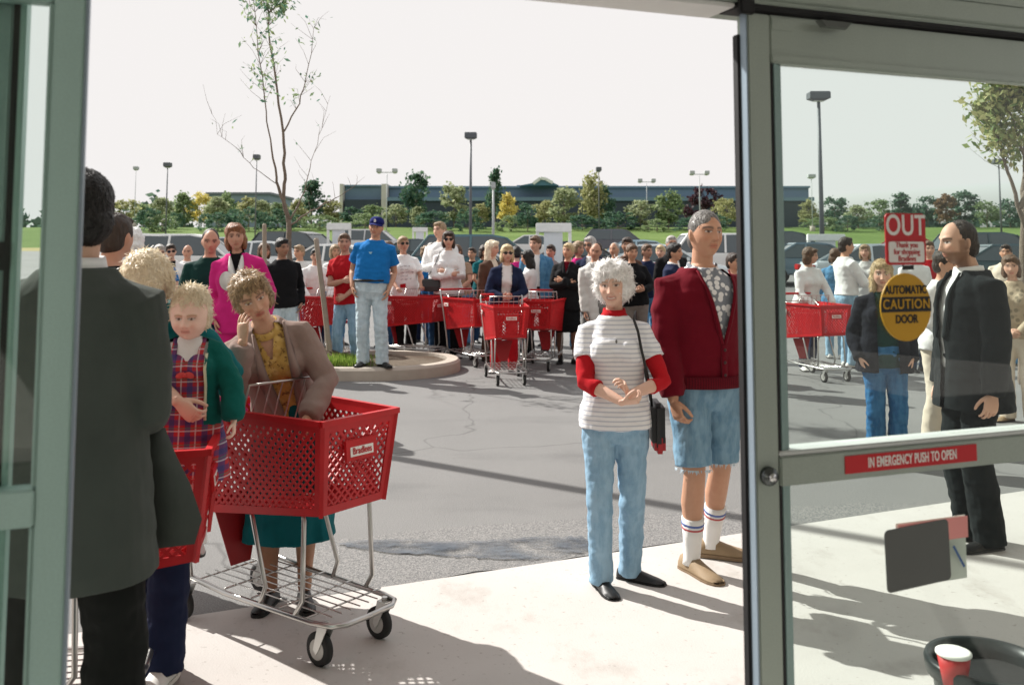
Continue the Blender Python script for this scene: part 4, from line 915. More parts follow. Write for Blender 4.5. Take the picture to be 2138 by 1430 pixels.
def face_color(P, skin, lip, brow, eye=(.02, .014, .010), old=0.0, beard=None, hi=True, baby=False, smile=0.0):
    X, Y, Z = (P[:, 0]/.86, P[:, 1], (P[:, 2]/.95+.020)/.82) if baby else (P[:, 0], P[:, 1], P[:, 2]); n = len(P); C = np.tile(np.array(skin, float), (n, 1))
    fr = np.clip((-Y-.035)/.02, 0, 1); sm = lambda d: np.clip(d, 0, 1)
    def mixm(m, col): C[:] = C*(1-m[:, None])+np.array(col)*m[:, None]
    red = np.array(skin)*np.array([1.0, .72, .66])
    for s in (-1, 1): mixm(.5*fr*np.exp(-((X-s*.043)/.018)**2-((Z+.022)/.016)**2), red)
    mixm(.45*fr*np.exp(-(X/.012)**2-((Z+.028)/.012)**2), red)
    k = 1.0 if hi else 1.25
    for s in (-1, 1):
        mixm(.62*fr*np.exp(-((X-s*.030)/.019)**2-((Z-.011)/.012)**2), np.array(skin)*np.array([.62, .5, .48]))    # darker eyelid skin
        ex = (X-s*.031)/(.0165*k); ez = (Z-.0115+.0015*ex*ex)/((.0068 if not old else .0055)*k); e = ex*ex+ez*ez
        if hi: mixm(fr*sm((1.1-e)*4), (.55, .50, .46))
        mixm(fr*sm((1-((X-s*.031)**2+(Z-.0115)**2)/(.0075*k)**2)*3)*sm((1.15-e)*4), eye)
        mixm(.8*fr*np.exp(-((ez-1.05)/.38)**2)*sm((1.5-ex*ex)*3), (.05, .03, .025))
        bx_ = (X-s*.033)/.021; bz = (Z-.0325+.004*bx_*bx_)/.0052; mixm(.95*fr*sm((1.35-bx_*bx_)*3)*np.exp(-(bz/1.25)**2), brow)
    for cz, h in ((-.053, .0052), (-.0648, .0058)):
        lx = X/(.024+.005*smile); Zs = Z-smile*7*X*X+smile*(.0016 if cz < -.06 else -.001); mixm(.8*fr*sm((1-lx*lx)*2.5)*np.exp(-((Zs-cz)/h)**2), lip)
    Zs = Z-smile*7*X*X; mixm(.75*fr*sm((1.05-(X/(.025+.005*smile))**2)*3)*np.exp(-((Zs+.0588)/(.0017+.002*smile))**2), np.array(lip)*.35)
    if smile: mixm(.9*fr*sm((1.0-(X/.021)**2)*4)*np.exp(-((Zs+.0585)/.0024)**4), (.80, .76, .68))
    for s in (-1, 1):
        mixm(.7*fr*np.exp(-((X-s*.0085)/.0035)**2-((Z+.0375)/.0028)**2), np.array(skin)*.25)
        if old:
            d = np.abs(X-s*(.020-.35*(Z+.045)))/.0030; mixm(.5*old*fr*np.exp(-d*d)*((Z < -.026)&(Z > -.066)), np.array(skin)*.5)
            mixm(.35*old*fr*np.exp(-((X-s*.031)/.016)**2-((Z+.004)/.003)**2), np.array(skin)*.5)
    if old:
        for cz in (.058, .068, .078): mixm(.25*old*fr*np.exp(-((Z-cz-.002*np.cos(X*70))/.0014)**2)*sm((.04-np.abs(X))*60), np.array(skin)*.6)
    if beard is not None:
        m = sm((-Z-.034)*60)*sm((Y+.15)*20)*sm(1.3-np.exp(-((X)/.02)**2-((Z+.058)/.012)**2)*1.6)*sm((.035-Y)*40); sb = sm((np.abs(X)-.052)*90)*sm((.03-Z)*60)*sm((.02-Y)*60)*sm((Y+.045)*60)
        mixm(.85*np.maximum(m, sb*.9), beard)
    return C
SKIN = dict(fair=(.60, .36, .26), pale=(.66, .43, .33), tan=(.50, .27, .17), brown=(.30, .16, .10), ruddy=(.47, .25, .17))
HAIRC = dict(black=(.012, .010, .009), dark=(.035, .022, .015), brown=(.11, .062, .035), light=(.28, .19, .11), blond=(.48, .36, .20), iron=(.17, .16, .15), grey=(.36, .34, .32), white=(.84, .82, .79), rust=(.20, .08, .035), pale=(.74, .64, .48), ash=(.36, .25, .14))
def hand(mb, Wp, d, n, side, curl=25, sc=1.0, seg=8, thumb=40, spread=3):
    d = nrm(d); n = nrm(n-d*(n@d)); t = np.cross(d, n)*side                # thumb direction
    pts = [Wp-d*.02*sc, Wp+d*.012*sc, Wp+d*.045*sc, Wp+d*.08*sc, Wp+d*.096*sc]; w = [.026, .030, .040, .041, .036]; th = np.linspace(0, 2*np.pi, 14, endpoint=False); rings = []
    for p, hw, hh in zip(pts, w, [.021, .018, .016, .014, .011]):
        rings.append(p+np.outer(np.cos(th)*hw*sc, t)+np.outer(np.sin(th)*hh*sc, n))
    mb.loft(rings)
    for i, (o, L, r) in enumerate(((.029, .070, .0088), (.0095, .080, .0092), (-.0105, .073, .0088), (-.0295, .058, .0078))):
        b = Wp+d*(.086-.004*abs(i-1.2))*sc+t*o*sc; a = 0; P = [b]; dd = d+t*math.tan(R((1.5-i)*spread))
        for k, fr in enumerate((.45, .31, .24)):
            a += R(curl*(.75 if k == 0 else 1.0)+i*2.5); b = b+(nrm(dd)*math.cos(a)+n*math.sin(a))*L*fr*sc; P.append(b)
        mb.tube(P, [r*sc, r*.95*sc, r*.85*sc, r*.72*sc], seg)
    b = Wp+d*.022*sc+t*.026*sc+n*.006*sc; a = R(thumb); P = [b-t*.012*sc, b]
    for k, L in enumerate((.036, .030, .026)):
        dd = nrm(d*math.cos(a)+t*math.sin(a)+n*(.25+.006*curl)); b = b+dd*L*sc; P.append(b); a -= R(16)
    mb.tube(P, [.013*sc, .0125*sc, .011*sc, .0095*sc, .0075*sc], seg)

MALE = [(.84, .10, .09, .0), (.89, .155, .118, .012), (.95, .170, .122, .010), (1.03, .160, .110, .0), (1.12, .152, .106, -.006), (1.22, .162, .114, -.006), (1.32, .178, .120, .0), (1.375, .172, .112, .006), (1.42, .142, .092, .012), (1.458, .098, .072, .016), (1.50, .058, .058, .014)]
FEM = [(.83, .10, .09, .0), (.88, .165, .122, .014), (.94, .178, .126, .012), (1.02, .158, .108, .002), (1.10, .136, .096, -.002), (1.20, .144, .102, -.004), (1.29, .156, .118, -.012), (1.36, .150, .102, .004), (1.41, .122, .084, .012), (1.452, .084, .066, .016), (1.50, .050, .052, .014)]
POSE = { # (wrist xyz, elbow pole, hand dir or None, palm normal, curl) for the left side (x>0); mirrored for the right
 'hang': ((.245, -.035, .845), (.35, .8, 0), None, (-1, .1, 0), 28), 'pocket': ((.215, -.06, .92), (.3, .9, 0), (-.25, -.30, -1), (-1, 0, 0), 20),
 'fold': ((-.05, -.215, 1.17), (.6, -.2, -1), (-1, .25, .12), (0, 1, 0), 15), 'fold2': ((-.03, -.20, 1.215), (.6, -.2, -1), (-1, .3, -.05), (0, 1, 0), 15), 'clasp': ((.035, -.24, 1.03), (.8, .5, -.3), (-.6, -.5, -.3), (-.6, .6, 0), 35),
 'handle': ((.17, -.36, 1.03), (.8, .4, -.6), (0, -1, -.1), (0, -.1, -1), 55), 'back': ((.10, .16, .95), (1, .3, 0), None, (0, 1, 0), 30), 'waist': ((.06, -.21, .98), (.9, .35, 0), (-.7, -.4, -.35), (0, 1, 0), 25),
 'hold': ((.06, -.30, 1.12), (.7, .2, -.7), (-.6, -.7, .1), (-.5, .3, .6), 45)}
def wrinkle(V, N, amp, f=9, seed=0.0, zs=1.6):
    out = np.empty(len(V))
    for i, p in enumerate(V): out[i] = mnoise.noise(Vector((p[0]*f+seed, p[1]*f, p[2]*f*zs)))+.5*mnoise.noise(Vector((p[0]*f*2.3, p[1]*f*2.3+seed, p[2]*f*2.9)))
    return V+N*(out*amp)[:, None]
FL = [0]
def person(label, px, Y, top, sex='m', rot=0, skin='fair', hair=None, top_=None, layers=(), bottom=None, shoes=None, arms=('hang', 'hang'), lean=0, side=0, twist=0, head=(0, 0, 0), fat=1.0, hs=1.0, near=False, group=None, H=None, z=0.0, old=0.0, beard=None, brow=None, stance=.085, lip=None, feet=None, headoff=(0, 0, 0), legs=None, xpy=None, glasses=None, sh=1.0, X=None, mid=None, cap=None, extras=None, jaw=1.0, smile=0.0):
    FL[0] += 1; seed = FL[0]*3.7
    x0 = X if X is not None else at(px, xpy or (top+120), Y).x
    if H is None: H = at(px, top, Y).z-z
    r = empty('person', (x0, Y, z), R(rot), label, 'person', group)
    k = (1.75-.232*hs)/(1.75-.232); s = H/1.75; fem = sex == 'f'
    vox = (.0055 if near else .0115)/max(.6, s)*1.0; seg = 16 if near else 12
    T = rotm(lean, side, 0)@rotm(0, 0, twist); Hp = V3(0, 0, .94)
    tp = lambda x, y, z_: Hp+T@V3(x, y, z_-.94)
    prof = FEM if fem else MALE; th = np.linspace(0, 2*np.pi, 28, endpoint=False)
    def interp(z_): 
        a = np.array(prof); return [np.interp(z_, a[:, 0], a[:, i]) for i in (1, 2, 3)]
    def girth(z_):
        w = math.exp(-((z_-1.08)/.13)**2)*(fat-1); rx, ry, yo = interp(z_); sw = 1+(sh-1)*min(1, max(0, (z_-1.15)/.2)); return rx*(1+w*.8)*sw, ry*(1+w*1.15), yo-ry*w*.35
    def torso(mb, zs, off=0.0, fl=0.0, flz=1.0, off_tr=False):
        rings = []
        for z_ in zs:
            rx, ry, yo = girth(min(z_, 1.50))
            if z_ < .95: 
                a, b2, c2 = girth(.95); kz = 1-.5*max(0, .88-z_) if off_tr else 1; ky = 1-3.2*max(0, .88-z_) if off_tr else 1; rx, ry, yo = (max(rx, a)*kz, max(ry, b2)*ky, c2) if off > 0 else (rx, ry, yo)
            o = off+fl*max(0, flz-z_)
            e = .88
            cx, sy = np.cos(th), np.sin(th); X_ = np.sign(cx)*np.abs(cx)**e*(rx+o); Y_ = np.sign(sy)*np.abs(sy)**e*(ry+o)+yo
            rings.append(np.array([tp(a, b2, z_) for a, b2 in zip(X_, Y_)]))
        mb.loft(rings)
        if fem and max(zs) > 1.3:
            for q in (-1, 1): mb.ell(tp(q*.072, -.095, 1.285), (.062+off, .052+off*.9, .062+off), None, 12, 8)
    # --- joints
    shx = (.158 if fem else .180)*sh; arm = {}
    for q, pose in ((1, arms[0]), (-1, arms[1])):
        W_, pl, hd, pn, cu = POSE[pose] if isinstance(pose, str) else pose
        mir = V3(q, 1, 1); ex = isinstance(pose, str)
        W_ = V3(*W_)*mir if ex else V3(*W_); pl = V3(*pl)*mir if ex else V3(*pl); pn = V3(*pn)*mir if ex else V3(*pn)
        if ex and (lean or side or twist): W_ = tp(*W_)
        S_ = tp(q*shx, .012, 1.378)
        E_, W_ = ik(S_, W_, .285, .255, pl)
        hd = (V3(*hd)*mir if ex else V3(*hd)) if hd is not None else nrm(W_-E_)*.7+V3(0, -.25, -.6)*.4
        arm[q] = (S_, E_, W_, hd, pn, cu)
    leg = {}
    for q in (1, -1):
        fx, fy, toe, fz = (feet or {}).get(q, (q*stance, 0, q*12, 0))
        Hj = V3(q*.088, .005, .905); A_ = V3(fx, fy+.02, .075+fz); K_, A_ = ik(Hj, A_, .435, .405, V3(0, -1, 0)+V3(q*.1, 0, 0)); leg[q] = (Hj, K_, A_, toe)
    Rh = T@rotm(0, 0, 0)@rotm(*head) if False else rotm(lean*.35, side*.4, twist*.6)@rotm(head[0], head[1], head[2])
    nb = tp(0, .012, 1.485); hc = nb+V3(*headoff)+T@V3(0, -.012, .055)+Rh@V3(0, -.012, .098*hs)
    hx = lambda P: hc+hs*(np.asarray(P)@Rh.T)
    # --- body (skin)
    mb = MB(); torso(mb, [p[0] for p in prof])
    mb.tube([tp(0, .016, 1.42), tp(0, .014, 1.49), hx([[0, .022, -.055]])[0], hx([[0, .012, -.01]])[0]], [.064, .054 if not fem else .047, .052 if not fem else .046, .05], seg)
    for q in (1, -1):
        S_, E_, W_, hd, pn, cu = arm[q]; g = .86 if fem else 1.0
        mb.tube([tp(q*.10, .012, 1.392), S_, S_*.6+E_*.4, E_, E_*.7+W_*.3, W_*.9+E_*.1, W_], [x*g for x in (.052, .053, .048, .040, .043, .029, .026)], seg)
        Hj, K_, A_, toe = leg[q]
        mb.tube([Hj, Hj*.6+K_*.4, K_, K_*.68+A_*.32+V3(0, .014, 0), K_*.3+A_*.7, A_], [.088, .076, .053, .056, .040, .035], seg)
        fd = rotm(0, 0, toe)@V3(0, -1, 0); mb.tube([A_+V3(0, 0, -.03)-fd*.035, A_+V3(0, 0, -.045)+fd*.05, A_+V3(0, 0, -.055)+fd*.13], [.026, .022, .014], seg)
    head_mb(mb, hx, fem, old, jaw, *((64, 52) if near else (36, 30)))
    V, F, _ = remesh(mb, vox, 2 if near else 1)
    hm = MB()
    for q in (1, -1):
        S_, E_, W_, hd, pn, cu = arm[q]; th_ = cu[1] if isinstance(cu, tuple) else 40; c_ = cu[0] if isinstance(cu, tuple) else cu
        h1 = MB(); hand(h1, W_, hd, pn, -q, c_, .87 if fem else .96, 8 if near else 6, th_)
        if near: a, b2, _ = remesh(h1, .0032, 1); hm.add(a, b2)
        else: hm.add(h1.arr(), h1.f)
    if near:                                                             # finer head laid over the remeshed one keeps the features crisp
        h2 = MB(); head_mb(h2, hx, fem, old, jaw, 72, 60); a, b2, _ = remesh(h2, .0034/max(.6, s), 1); hm.add(hc+(a-hc)*1.006, b2)
    n0 = len(V); V = np.concatenate([V, hm.arr()]); F = F+[tuple(i+n0 for i in f) for f in hm.f]
    sk = SKIN[skin] if isinstance(skin, str) else skin
    L_ = ((V-hc)/hs)@Rh; Cc = face_color(L_, sk, lip or tuple(np.array(sk)*np.array([.85, .45, .45])), brow or HAIRC['dark'], old=old, beard=beard, hi=near, baby=jaw < .5, smile=smile)
    far_ = (np.abs(L_[:, 0]) > .12)|(np.abs(L_[:, 2]) > .15)|(np.abs(L_[:, 1]) > .16); Cc[far_] = sk
    if legs is not None: Cc[(V[:, 2] < .8)&(np.abs(V[:, 0]) < .3)] = legs
    me = new_mesh('body', V*s, F, skin_mat('skin_near', .06) if near else skin_mat('skin'), True)
    ca = me.color_attributes.new('Col', 'FLOAT_COLOR', 'POINT'); ca.data.foreach_set('color', np.concatenate([Cc, np.ones((len(V), 1))], 1).ravel().astype(np.float32))
    link('body', me, r)
    def cloth_obj(name, mb, m, wr=.004, smooth=3, cut=None, f=9, v=None, label=None):
        V, F, Nn = remesh(mb, v or vox*(1.15 if near else 1.1), smooth)
        if wr: V = wrinkle(V, Nn, wr, f, seed)
        if cut is not None:
            c = V[np.array([q[0] for q in F])]*.25 if False else np.array([V[list(q)].mean(0) for q in F]); keep = cut(((c-Hp)@T)+V3(0, 0, .94)); F = [q for q, b_ in zip(F, keep) if b_]
        o = link(name, new_mesh(name, V*s, F, m, True), r)
        if label: o['label'] = label
        return o
    def front_y(x, z_, off):
        rx, ry, yo = girth(z_); rx += off; ry += off; u = min(.99, abs(x)/rx); y = yo-ry*(1-u**(2/.88))**(.44)
        if fem:
            for q in (-1, 1):
                dx, dz = (x-q*.072)/(.062+off), (z_-1.285)/(.062+off)
                if dx*dx+dz*dz < 1: y = min(y, -.095-(.052+off)*math.sqrt(1-dx*dx-dz*dz))
        return y
    def sleeve(mb, q, L, off, cuff=0.0):
        S_, E_, W_, *_r = arm[q]; g = .9 if fem else 1.0; P = [tp(q*.09, .012, 1.392), S_, S_*.6+E_*.4, E_, E_*.65+W_*.35, E_*.15+W_*.85, W_*1.04-E_*.04]; rr = [x*g+off for x in (.054, .056, .052, .045, .045, .034, .030)]
        if L < 1: 
            c = {0: 1, .5: 3, .7: 4, .8: 5}.get(L, None)
            if L <= .55: e = S_*(1-L*1.25)+E_*L*1.25; P = P[:2]+[S_*.6+E_*.4 if L > .45 else S_*.8+E_*.2, e]; rr = rr[:2]+[rr[2], .053*g+off+.004]
            else: P = P[:5]; rr = rr[:5]
        elif cuff: P = P[:5]+[E_*.22+W_*.78, E_*.06+W_*.94]; rr = rr[:5]+[rr[4]*1.02, rr[5]*.95]
        mb.tube(P, rr, seg, round_=False)
    for ly in layers:
        kind = ly['k']; m = ly['m']; off = ly.get('off', .014); hem = ly.get('hem', .90); w_ = ly.get('wr', .0085 if near else .0075)
        if kind in ('tee', 'shirt', 'sweater', 'jacket', 'dress'):
            mb = MB(); zs = sorted(set([hem]+[z_ for z_ in (.62, .70, .78, .86, .95, 1.03, 1.12, 1.22, 1.29, 1.37, 1.42, 1.46) if hem+.02 < z_ < ly.get('neck', 1.488)-.02]+[ly.get('neck', 1.488)]))
            torso(mb, zs, off, ly.get('fl', .03), 1.05)
            if ly.get('sl', 1) > 0:
                for q in (1, -1): sleeve(mb, q, ly.get('sl', 1), off*.9, ly.get('cuff', 0))
            cut = None; v = ly.get('v')
            if v:
                zb, wn, wh = v                                               # V opening: bottom of the V, half width at neck, half width at hem
                def cut(c, zb=zb, wn=wn, wh=wh):
                    hwd = np.where(c[:, 2] > zb, wh+(wn-wh)*np.clip((c[:, 2]-zb)/(1.47-zb), 0, 1), wh if wh else -1); return ~((c[:, 1] < -.02)&(np.abs(c[:, 0]-ly.get('vx', 0)) < hwd)&(c[:, 2] > (zb if not wh else 0))&(c[:, 2] < 1.52)&~((np.abs(c[:, 0]) > .16)))
            o = cloth_obj(ly.get('n', 'shirt'), mb, m, w_, ly.get('smooth', 3), cut, label=ly.get('label'))
            if v and ly.get('lapel'):
                lw_ = ly['lapel']; zb, wn, wh = v; mb = MB()
                for q in (-1, 1):
                    rows = []
                    for i in range(13):
                        z_ = 1.475-(1.475-zb)*i/12; hw = wh+(wn-wh)*(z_-zb)/(1.47-zb); ww = lw_*math.sin(math.pi*min(1, .25+.75*(1-i/12)**.8))*1.0+.008
                        x_a, x_b = ly.get('vx', 0)+q*(hw-.006), ly.get('vx', 0)+q*(hw+ww)
                        rows.append([tp(x_a, front_y(x_a, z_, off)-.006, z_), tp((x_a+x_b)/2, front_y((x_a+x_b)/2, z_, off)-.014, z_), tp(x_b, front_y(x_b, z_, off)-.007, z_), tp((x_a+x_b)/2, front_y((x_a+x_b)/2, z_, off)+.002, z_)])
                    mb.loft(rows)
                build('lapel', MBs(mb, s), ly.get('lm', m), o, True)
            if ly.get('collar'):
                cm, hgt, rad = ly['collar']; mb = MB(); rr = []
                for dz, dr in ((-.012, .012), (hgt*.5, .007), (hgt, .002), (hgt*.9, -.004), (-.012, -.002)):
                    rr.append([tp(math.cos(a)*(rad+dr)*(1.05), .014+math.sin(a)*(rad+dr)-.012*max(0, -math.sin(a)), 1.468+dz-.030*max(0, -math.sin(a))*ly.get('cdrop', 1)) for a in np.linspace(0, 2*np.pi, 24, endpoint=False)])
                mb.loft(rr, cap=False); build('collar', MBs(mb, s), cm, o, True)
        elif kind == 'scarf': pass
    if bottom:
        bk = bottom['k']; m = bottom['m']; off = bottom.get('off', .013); w_ = bottom.get('wr', .0075 if near else .007); mb = MB(); wz = bottom.get('waist', 1.03)
        if bk in ('trousers', 'shorts'):
            torso(mb, [.79, .84, .88, .92, .96, 1.0, wz], off, off_tr=True)
            for q in (1, -1):
                Hj, K_, A_, toe = leg[q]; lo = bottom.get('loose', 0)
                P = [Hj+V3(0, 0, .03), Hj*.75+K_*.25, Hj*.4+K_*.6, K_, K_*.6+A_*.4+V3(0, .006, 0), K_*.2+A_*.8, A_+V3(0, 0, -.035)]; rr = [.098+off*.5, .088+off, .072+off, .060+off+lo*.4, .057+off+lo*.7, .050+off+lo, .052+off+lo]
                if bk == 'shorts': P = P[:3]+[K_*.88+Hj*.12]; rr = [.10+off, .094+off, .084+off, .080+off]
                mb.tube(P, rr, seg, round_=False)
            cloth_obj(bottom.get('n', 'trousers'), mb, m, w_, 3, f=12 if near else 9)
        elif bk == 'skirt':
            hz = bottom.get('hem', .45); rings = []
            for z_ in np.linspace(hz, wz, 9):
                rx, ry, yo = girth(max(.95, z_)); f = bottom.get('flare', .02)*(1-(z_-hz)/(wz-hz)); pl_ = bottom.get('pleat', 0)*(1-(z_-hz)/(wz-hz)); c = tp(0, 0, max(z_, .90)) if z_ > .9 else V3(0, .0, z_)
                rings.append(np.array([c+V3((rx+off+f+pl_*math.sin(a*9))*math.cos(a), (ry+off+f+pl_*math.sin(a*9))*math.sin(a)+yo, 0) for a in th]))
            mb.loft(rings); cloth_obj('skirt', mb, m, w_, 2)
    # --- shoes, socks
    if shoes:
        m, kind = shoes['m'], shoes.get('k', 'shoe')
        for q in (1, -1):
            Hj, K_, A_, toe = leg[q]; Rf = rotm(0, 0, toe); g0 = A_+V3(0, 0, -.075); t = MB(); sc = shoes.get('s', 1.0)
            st = [(.075, .024, .060), (.062, .033, .072), (.03, .037, .082), (-.02, .036, .080), (-.07, .040, .062), (-.12, .045, .048), (-.16, .042, .040), (-.19, .032, .032), (-.205, .016, .022)]
            rings = []
            for y, hw, hh in st:
                rings.append([g0+sc*(Rf@V3(a, y, b_)) for a, b_ in ((-hw*.9, .012), (-hw, .024), (-hw*.92, hh*.6), (-hw*.55, hh*.93), (0, hh), (hw*.55, hh*.93), (hw*.92, hh*.6), (hw, .024), (hw*.9, .012))])
            t.loft(rings); so = build('shoe', MBs(t, s), m, r, True)
            t = MB(); rings = [[g0+sc*(Rf@V3(a*1.04, y*1.02, b_)) for a, b_ in ((-hw, 0), (hw, 0), (hw*1.02, .016), (-hw*1.02, .016))] for y, hw, hh in st]; t.loft(rings); build('sole', MBs(t, s), shoes.get('sole', M_SBK), so, False)
            if shoes.get('sock'):
                sm_, zt = shoes['sock']; t = MB(); kk = zt; t.tube([A_+V3(0, 0, -.03), A_, A_*(1-kk*.5)+K_*kk*.5, A_*(1-kk)+K_*kk], [.046, .041, .046, .056], seg, round_=False); so2 = build('sock', MBs(t, s), sm_, r, True)
                for j, (cm, f0, f1) in enumerate(shoes.get('bands', ())):
                    t = MB(); f = lambda u: A_*(1-kk*u)+K_*kk*u; rad = lambda u: .0425+.0155*u; t.tube([f(f0), f(f1)], [rad(f0), rad(f1)], seg, round_=False); build('sock_band', MBs(t, s), cm, so2, True)
    # --- hair
    if hair:
        style, hcol = hair[:2]; hm_ = hair_mat('hair_'+hcol, HAIRC[hcol]); mb = MB(); amp, fq, hv = .004, 30, .007 if near else .010; tail = []
        E = lambda c, rr, rm=None: mb.ell(hx([c])[0], np.array(rr)*hs, Rh if rm is None else Rh@rm, 20, 14)
        if style == 'short': E((0, .014, .030), (.0845, .100, .102)); E((0, .045, -.02), (.073, .070, .075)); E((0, -.042, .090), (.064, .046, .030))
        elif style == 'crew': E((0, .009, .033), (.0795, .0935, .0950)); E((0, .050, -.02), (.070, .060, .070)); amp = .002
        elif style == 'bald': E((0, .050, -.012), (.083, .074, .062)); amp = .004
        elif style == 'receding': E((0, .030, .030), (.0815, .086, .097)); E((0, .052, -.02), (.076, .063, .080)); amp = .003
        elif style == 'puffy': E((0, .022, .052), (.108, .112, .100)); E((-.062, .02, .0), (.048, .075, .075)); E((.062, .02, .0), (.048, .075, .075)); E((0, .07, -.01), (.09, .06, .09)); E((.0, -.045, .095), (.075, .05, .042)); amp, fq = .020, 26
        elif style == 'wavy': E((0, .020, .040), (.096, .108, .100)); E((-.062, .02, -.01), (.034, .07, .075)); E((.062, .02, -.01), (.034, .07, .075)); E((0, .06, -.02), (.08, .06, .085)); E((.012, -.044, .100), (.066, .042, .028)); amp, fq = .011, 22
        elif style == 'bob': E((0, .020, .034), (.093, .104, .098)); E((-.068, .028, -.045), (.030, .065, .085)); E((.068, .028, -.045), (.030, .065, .085)); E((0, .06, -.05), (.08, .055, .09)); E((0, -.05, .085), (.066, .045, .03)); amp, fq = .008, 20
        elif style == 'long': E((0, .020, .034), (.094, .105, .098)); E((-.070, .03, -.09), (.034, .060, .145)); E((.070, .03, -.09), (.034, .060, .145)); E((0, .065, -.11), (.088, .050, .165)); E((0, -.05, .086), (.066, .045, .028)); amp, fq = .010, 18
        elif style == 'baby': E((0, .016, .040), (.085, .099, .093)); E((0, .055, -.01), (.076, .06, .075)); E((.0, -.02, .108), (.05, .05, .025)); E((-.06, .01, .01), (.03, .05, .05)); E((.062, .01, .0), (.03, .05, .06)); amp, fq = .012, 24
        elif style == 'fringe': E((0, .016, .034), (.088, .101, .097)); E((0, .05, -.02), (.078, .065, .080)); E((0, -.052, .082), (.064, .042, .030)); amp, fq = .006, 24
        V, F, Nn = remesh(mb, hv, 1); Pn = (V-hc)@Rh*fq
        d = np.array([mnoise.noise(Vector((p[0], p[1], p[2]*.8))+Vector((seed, 0, 0)))+.5*mnoise.noise(Vector(p)*2.3) for p in Pn]); V = V+Nn*(d*amp)[:, None]
        ho = link('hair', new_mesh('hair', V*s, F, hm_, True), r)
        if near:                                                         # strands laid over the hair mass and a few flyaways
            n_ = hair[2] if hair[2:] else 1500; curl = hair[3] if hair[3:] else .25; t = MB(); idx = rng.integers(0, len(V), n_); VV, FF = [], []
            L0 = (V[idx]-hc)@Rh; keep = ~((L0[:, 1] < -.055)&(L0[:, 2] < (.082 if style in ('crew', 'receding', 'short') else .05))); idx = idx[keep]; n_ = len(idx)
            p = V[idx]+Nn[idx]*.001; nn = Nn[idx]; base = np.array([0, .25, -1.])+rng.normal(0, .22 if style in ('short', 'crew', 'receding', 'bald') else curl*2.2, (n_, 3)); d = base-nn*np.sum(base*nn, 1)[:, None]; d /= np.linalg.norm(d, axis=1)[:, None]+1e-9
            w = np.cross(d, nn)*(.0017*rng.uniform(.6, 1.5, (n_, 1)))*hs; shs = style in ('short', 'crew', 'receding', 'bald'); ln = rng.uniform(.012, .034, (n_, 1))*hs*(.55 if shs else 1); fly = (rng.random((n_, 1)) < .10)*(0.0 if shs else 1.0)
            p1 = p+d*ln*.5+nn*((.0012 if shs else .0035)+fly*.008)*hs; p2 = p+d*ln+nn*((.0002 if shs else .0015)+fly*.018)*hs+np.cross(d, nn)*rng.normal(0, .3, (n_, 1))*ln
            Q = np.stack([p-w, p+w, p1+w, p1-w, p2], 1).reshape(-1, 3)
            F2 = []
            for i in range(n_): F2 += [(5*i, 5*i+1, 5*i+2, 5*i+3), (5*i+3, 5*i+2, 5*i+4)]
            t.add(Q, F2); build('hair_strands', MBs(t, s), strand_mat('strand_'+hcol, HAIRC[hcol]), ho)
    if cap:
        t = MB(); E2 = np.linspace(0, 2*np.pi, 24, endpoint=False); rings = []
        for zc, k_ in ((.045, 1.0), (.075, .98), (.105, .82), (.125, .52), (.131, .1)): rings.append(hx([[math.cos(a)*.088*k_, math.sin(a)*.106*k_+.008, zc] for a in E2]))
        t.loft(rings); co = build('cap', MBs(t, s), cap[0], r, True)
        t = MB(); rr = []
        for i in range(13):
            a = -math.pi+math.pi*i/12; cx_, sy_ = math.cos(a)*.080, math.sin(a); rr.append(hx([[cx_, sy_*.098+.008, .049], [cx_*.98, sy_*.175-.0, .036-.012*abs(cx_/.08)], [cx_*.98, sy_*.173-.0, .031-.012*abs(cx_/.08)], [cx_, sy_*.098+.008, .042]]))
        t.loft(rr, closed=True); build('visor', MBs(t, s), cap[0], co, False)
        if len(cap) > 1:
            tx = text_mesh('cap_letter', 'B', .05*s, cap[1], co, hx([[0, -.1035, .078]])[0]*s, bold=.001); tx.rotation_euler = (R(72+head[0]), 0, R(head[2]))
    if glasses:
        t = MB()
        for q in (-1, 1):
            E2 = np.linspace(0, 2*np.pi, 16, endpoint=False); t.loft([hx([[q*.033+math.cos(a)*.026, -.096+.010*abs(q*.033+math.cos(a)*.026)/.06+dy, .010+math.sin(a)*.020] for a in E2]) for dy in (0, .006)])
            t.bar(hx([[q*.058, -.085, .016]])[0], hx([[q*.077, .02, .012]])[0], .005)
        t.bar(hx([[-.01, -.098, .015]])[0], hx([[.01, -.098, .015]])[0], .006); build('glasses', MBs(t, s), glasses, r)
    info = dict(r=r, s=s, tp=tp, hx=hx, arm=arm, leg=leg, front_y=front_y, T=T)
    if extras: extras(info)
    return info
def MBs(mb, s): mb.v = [v*s for v in mb.v]; return mb

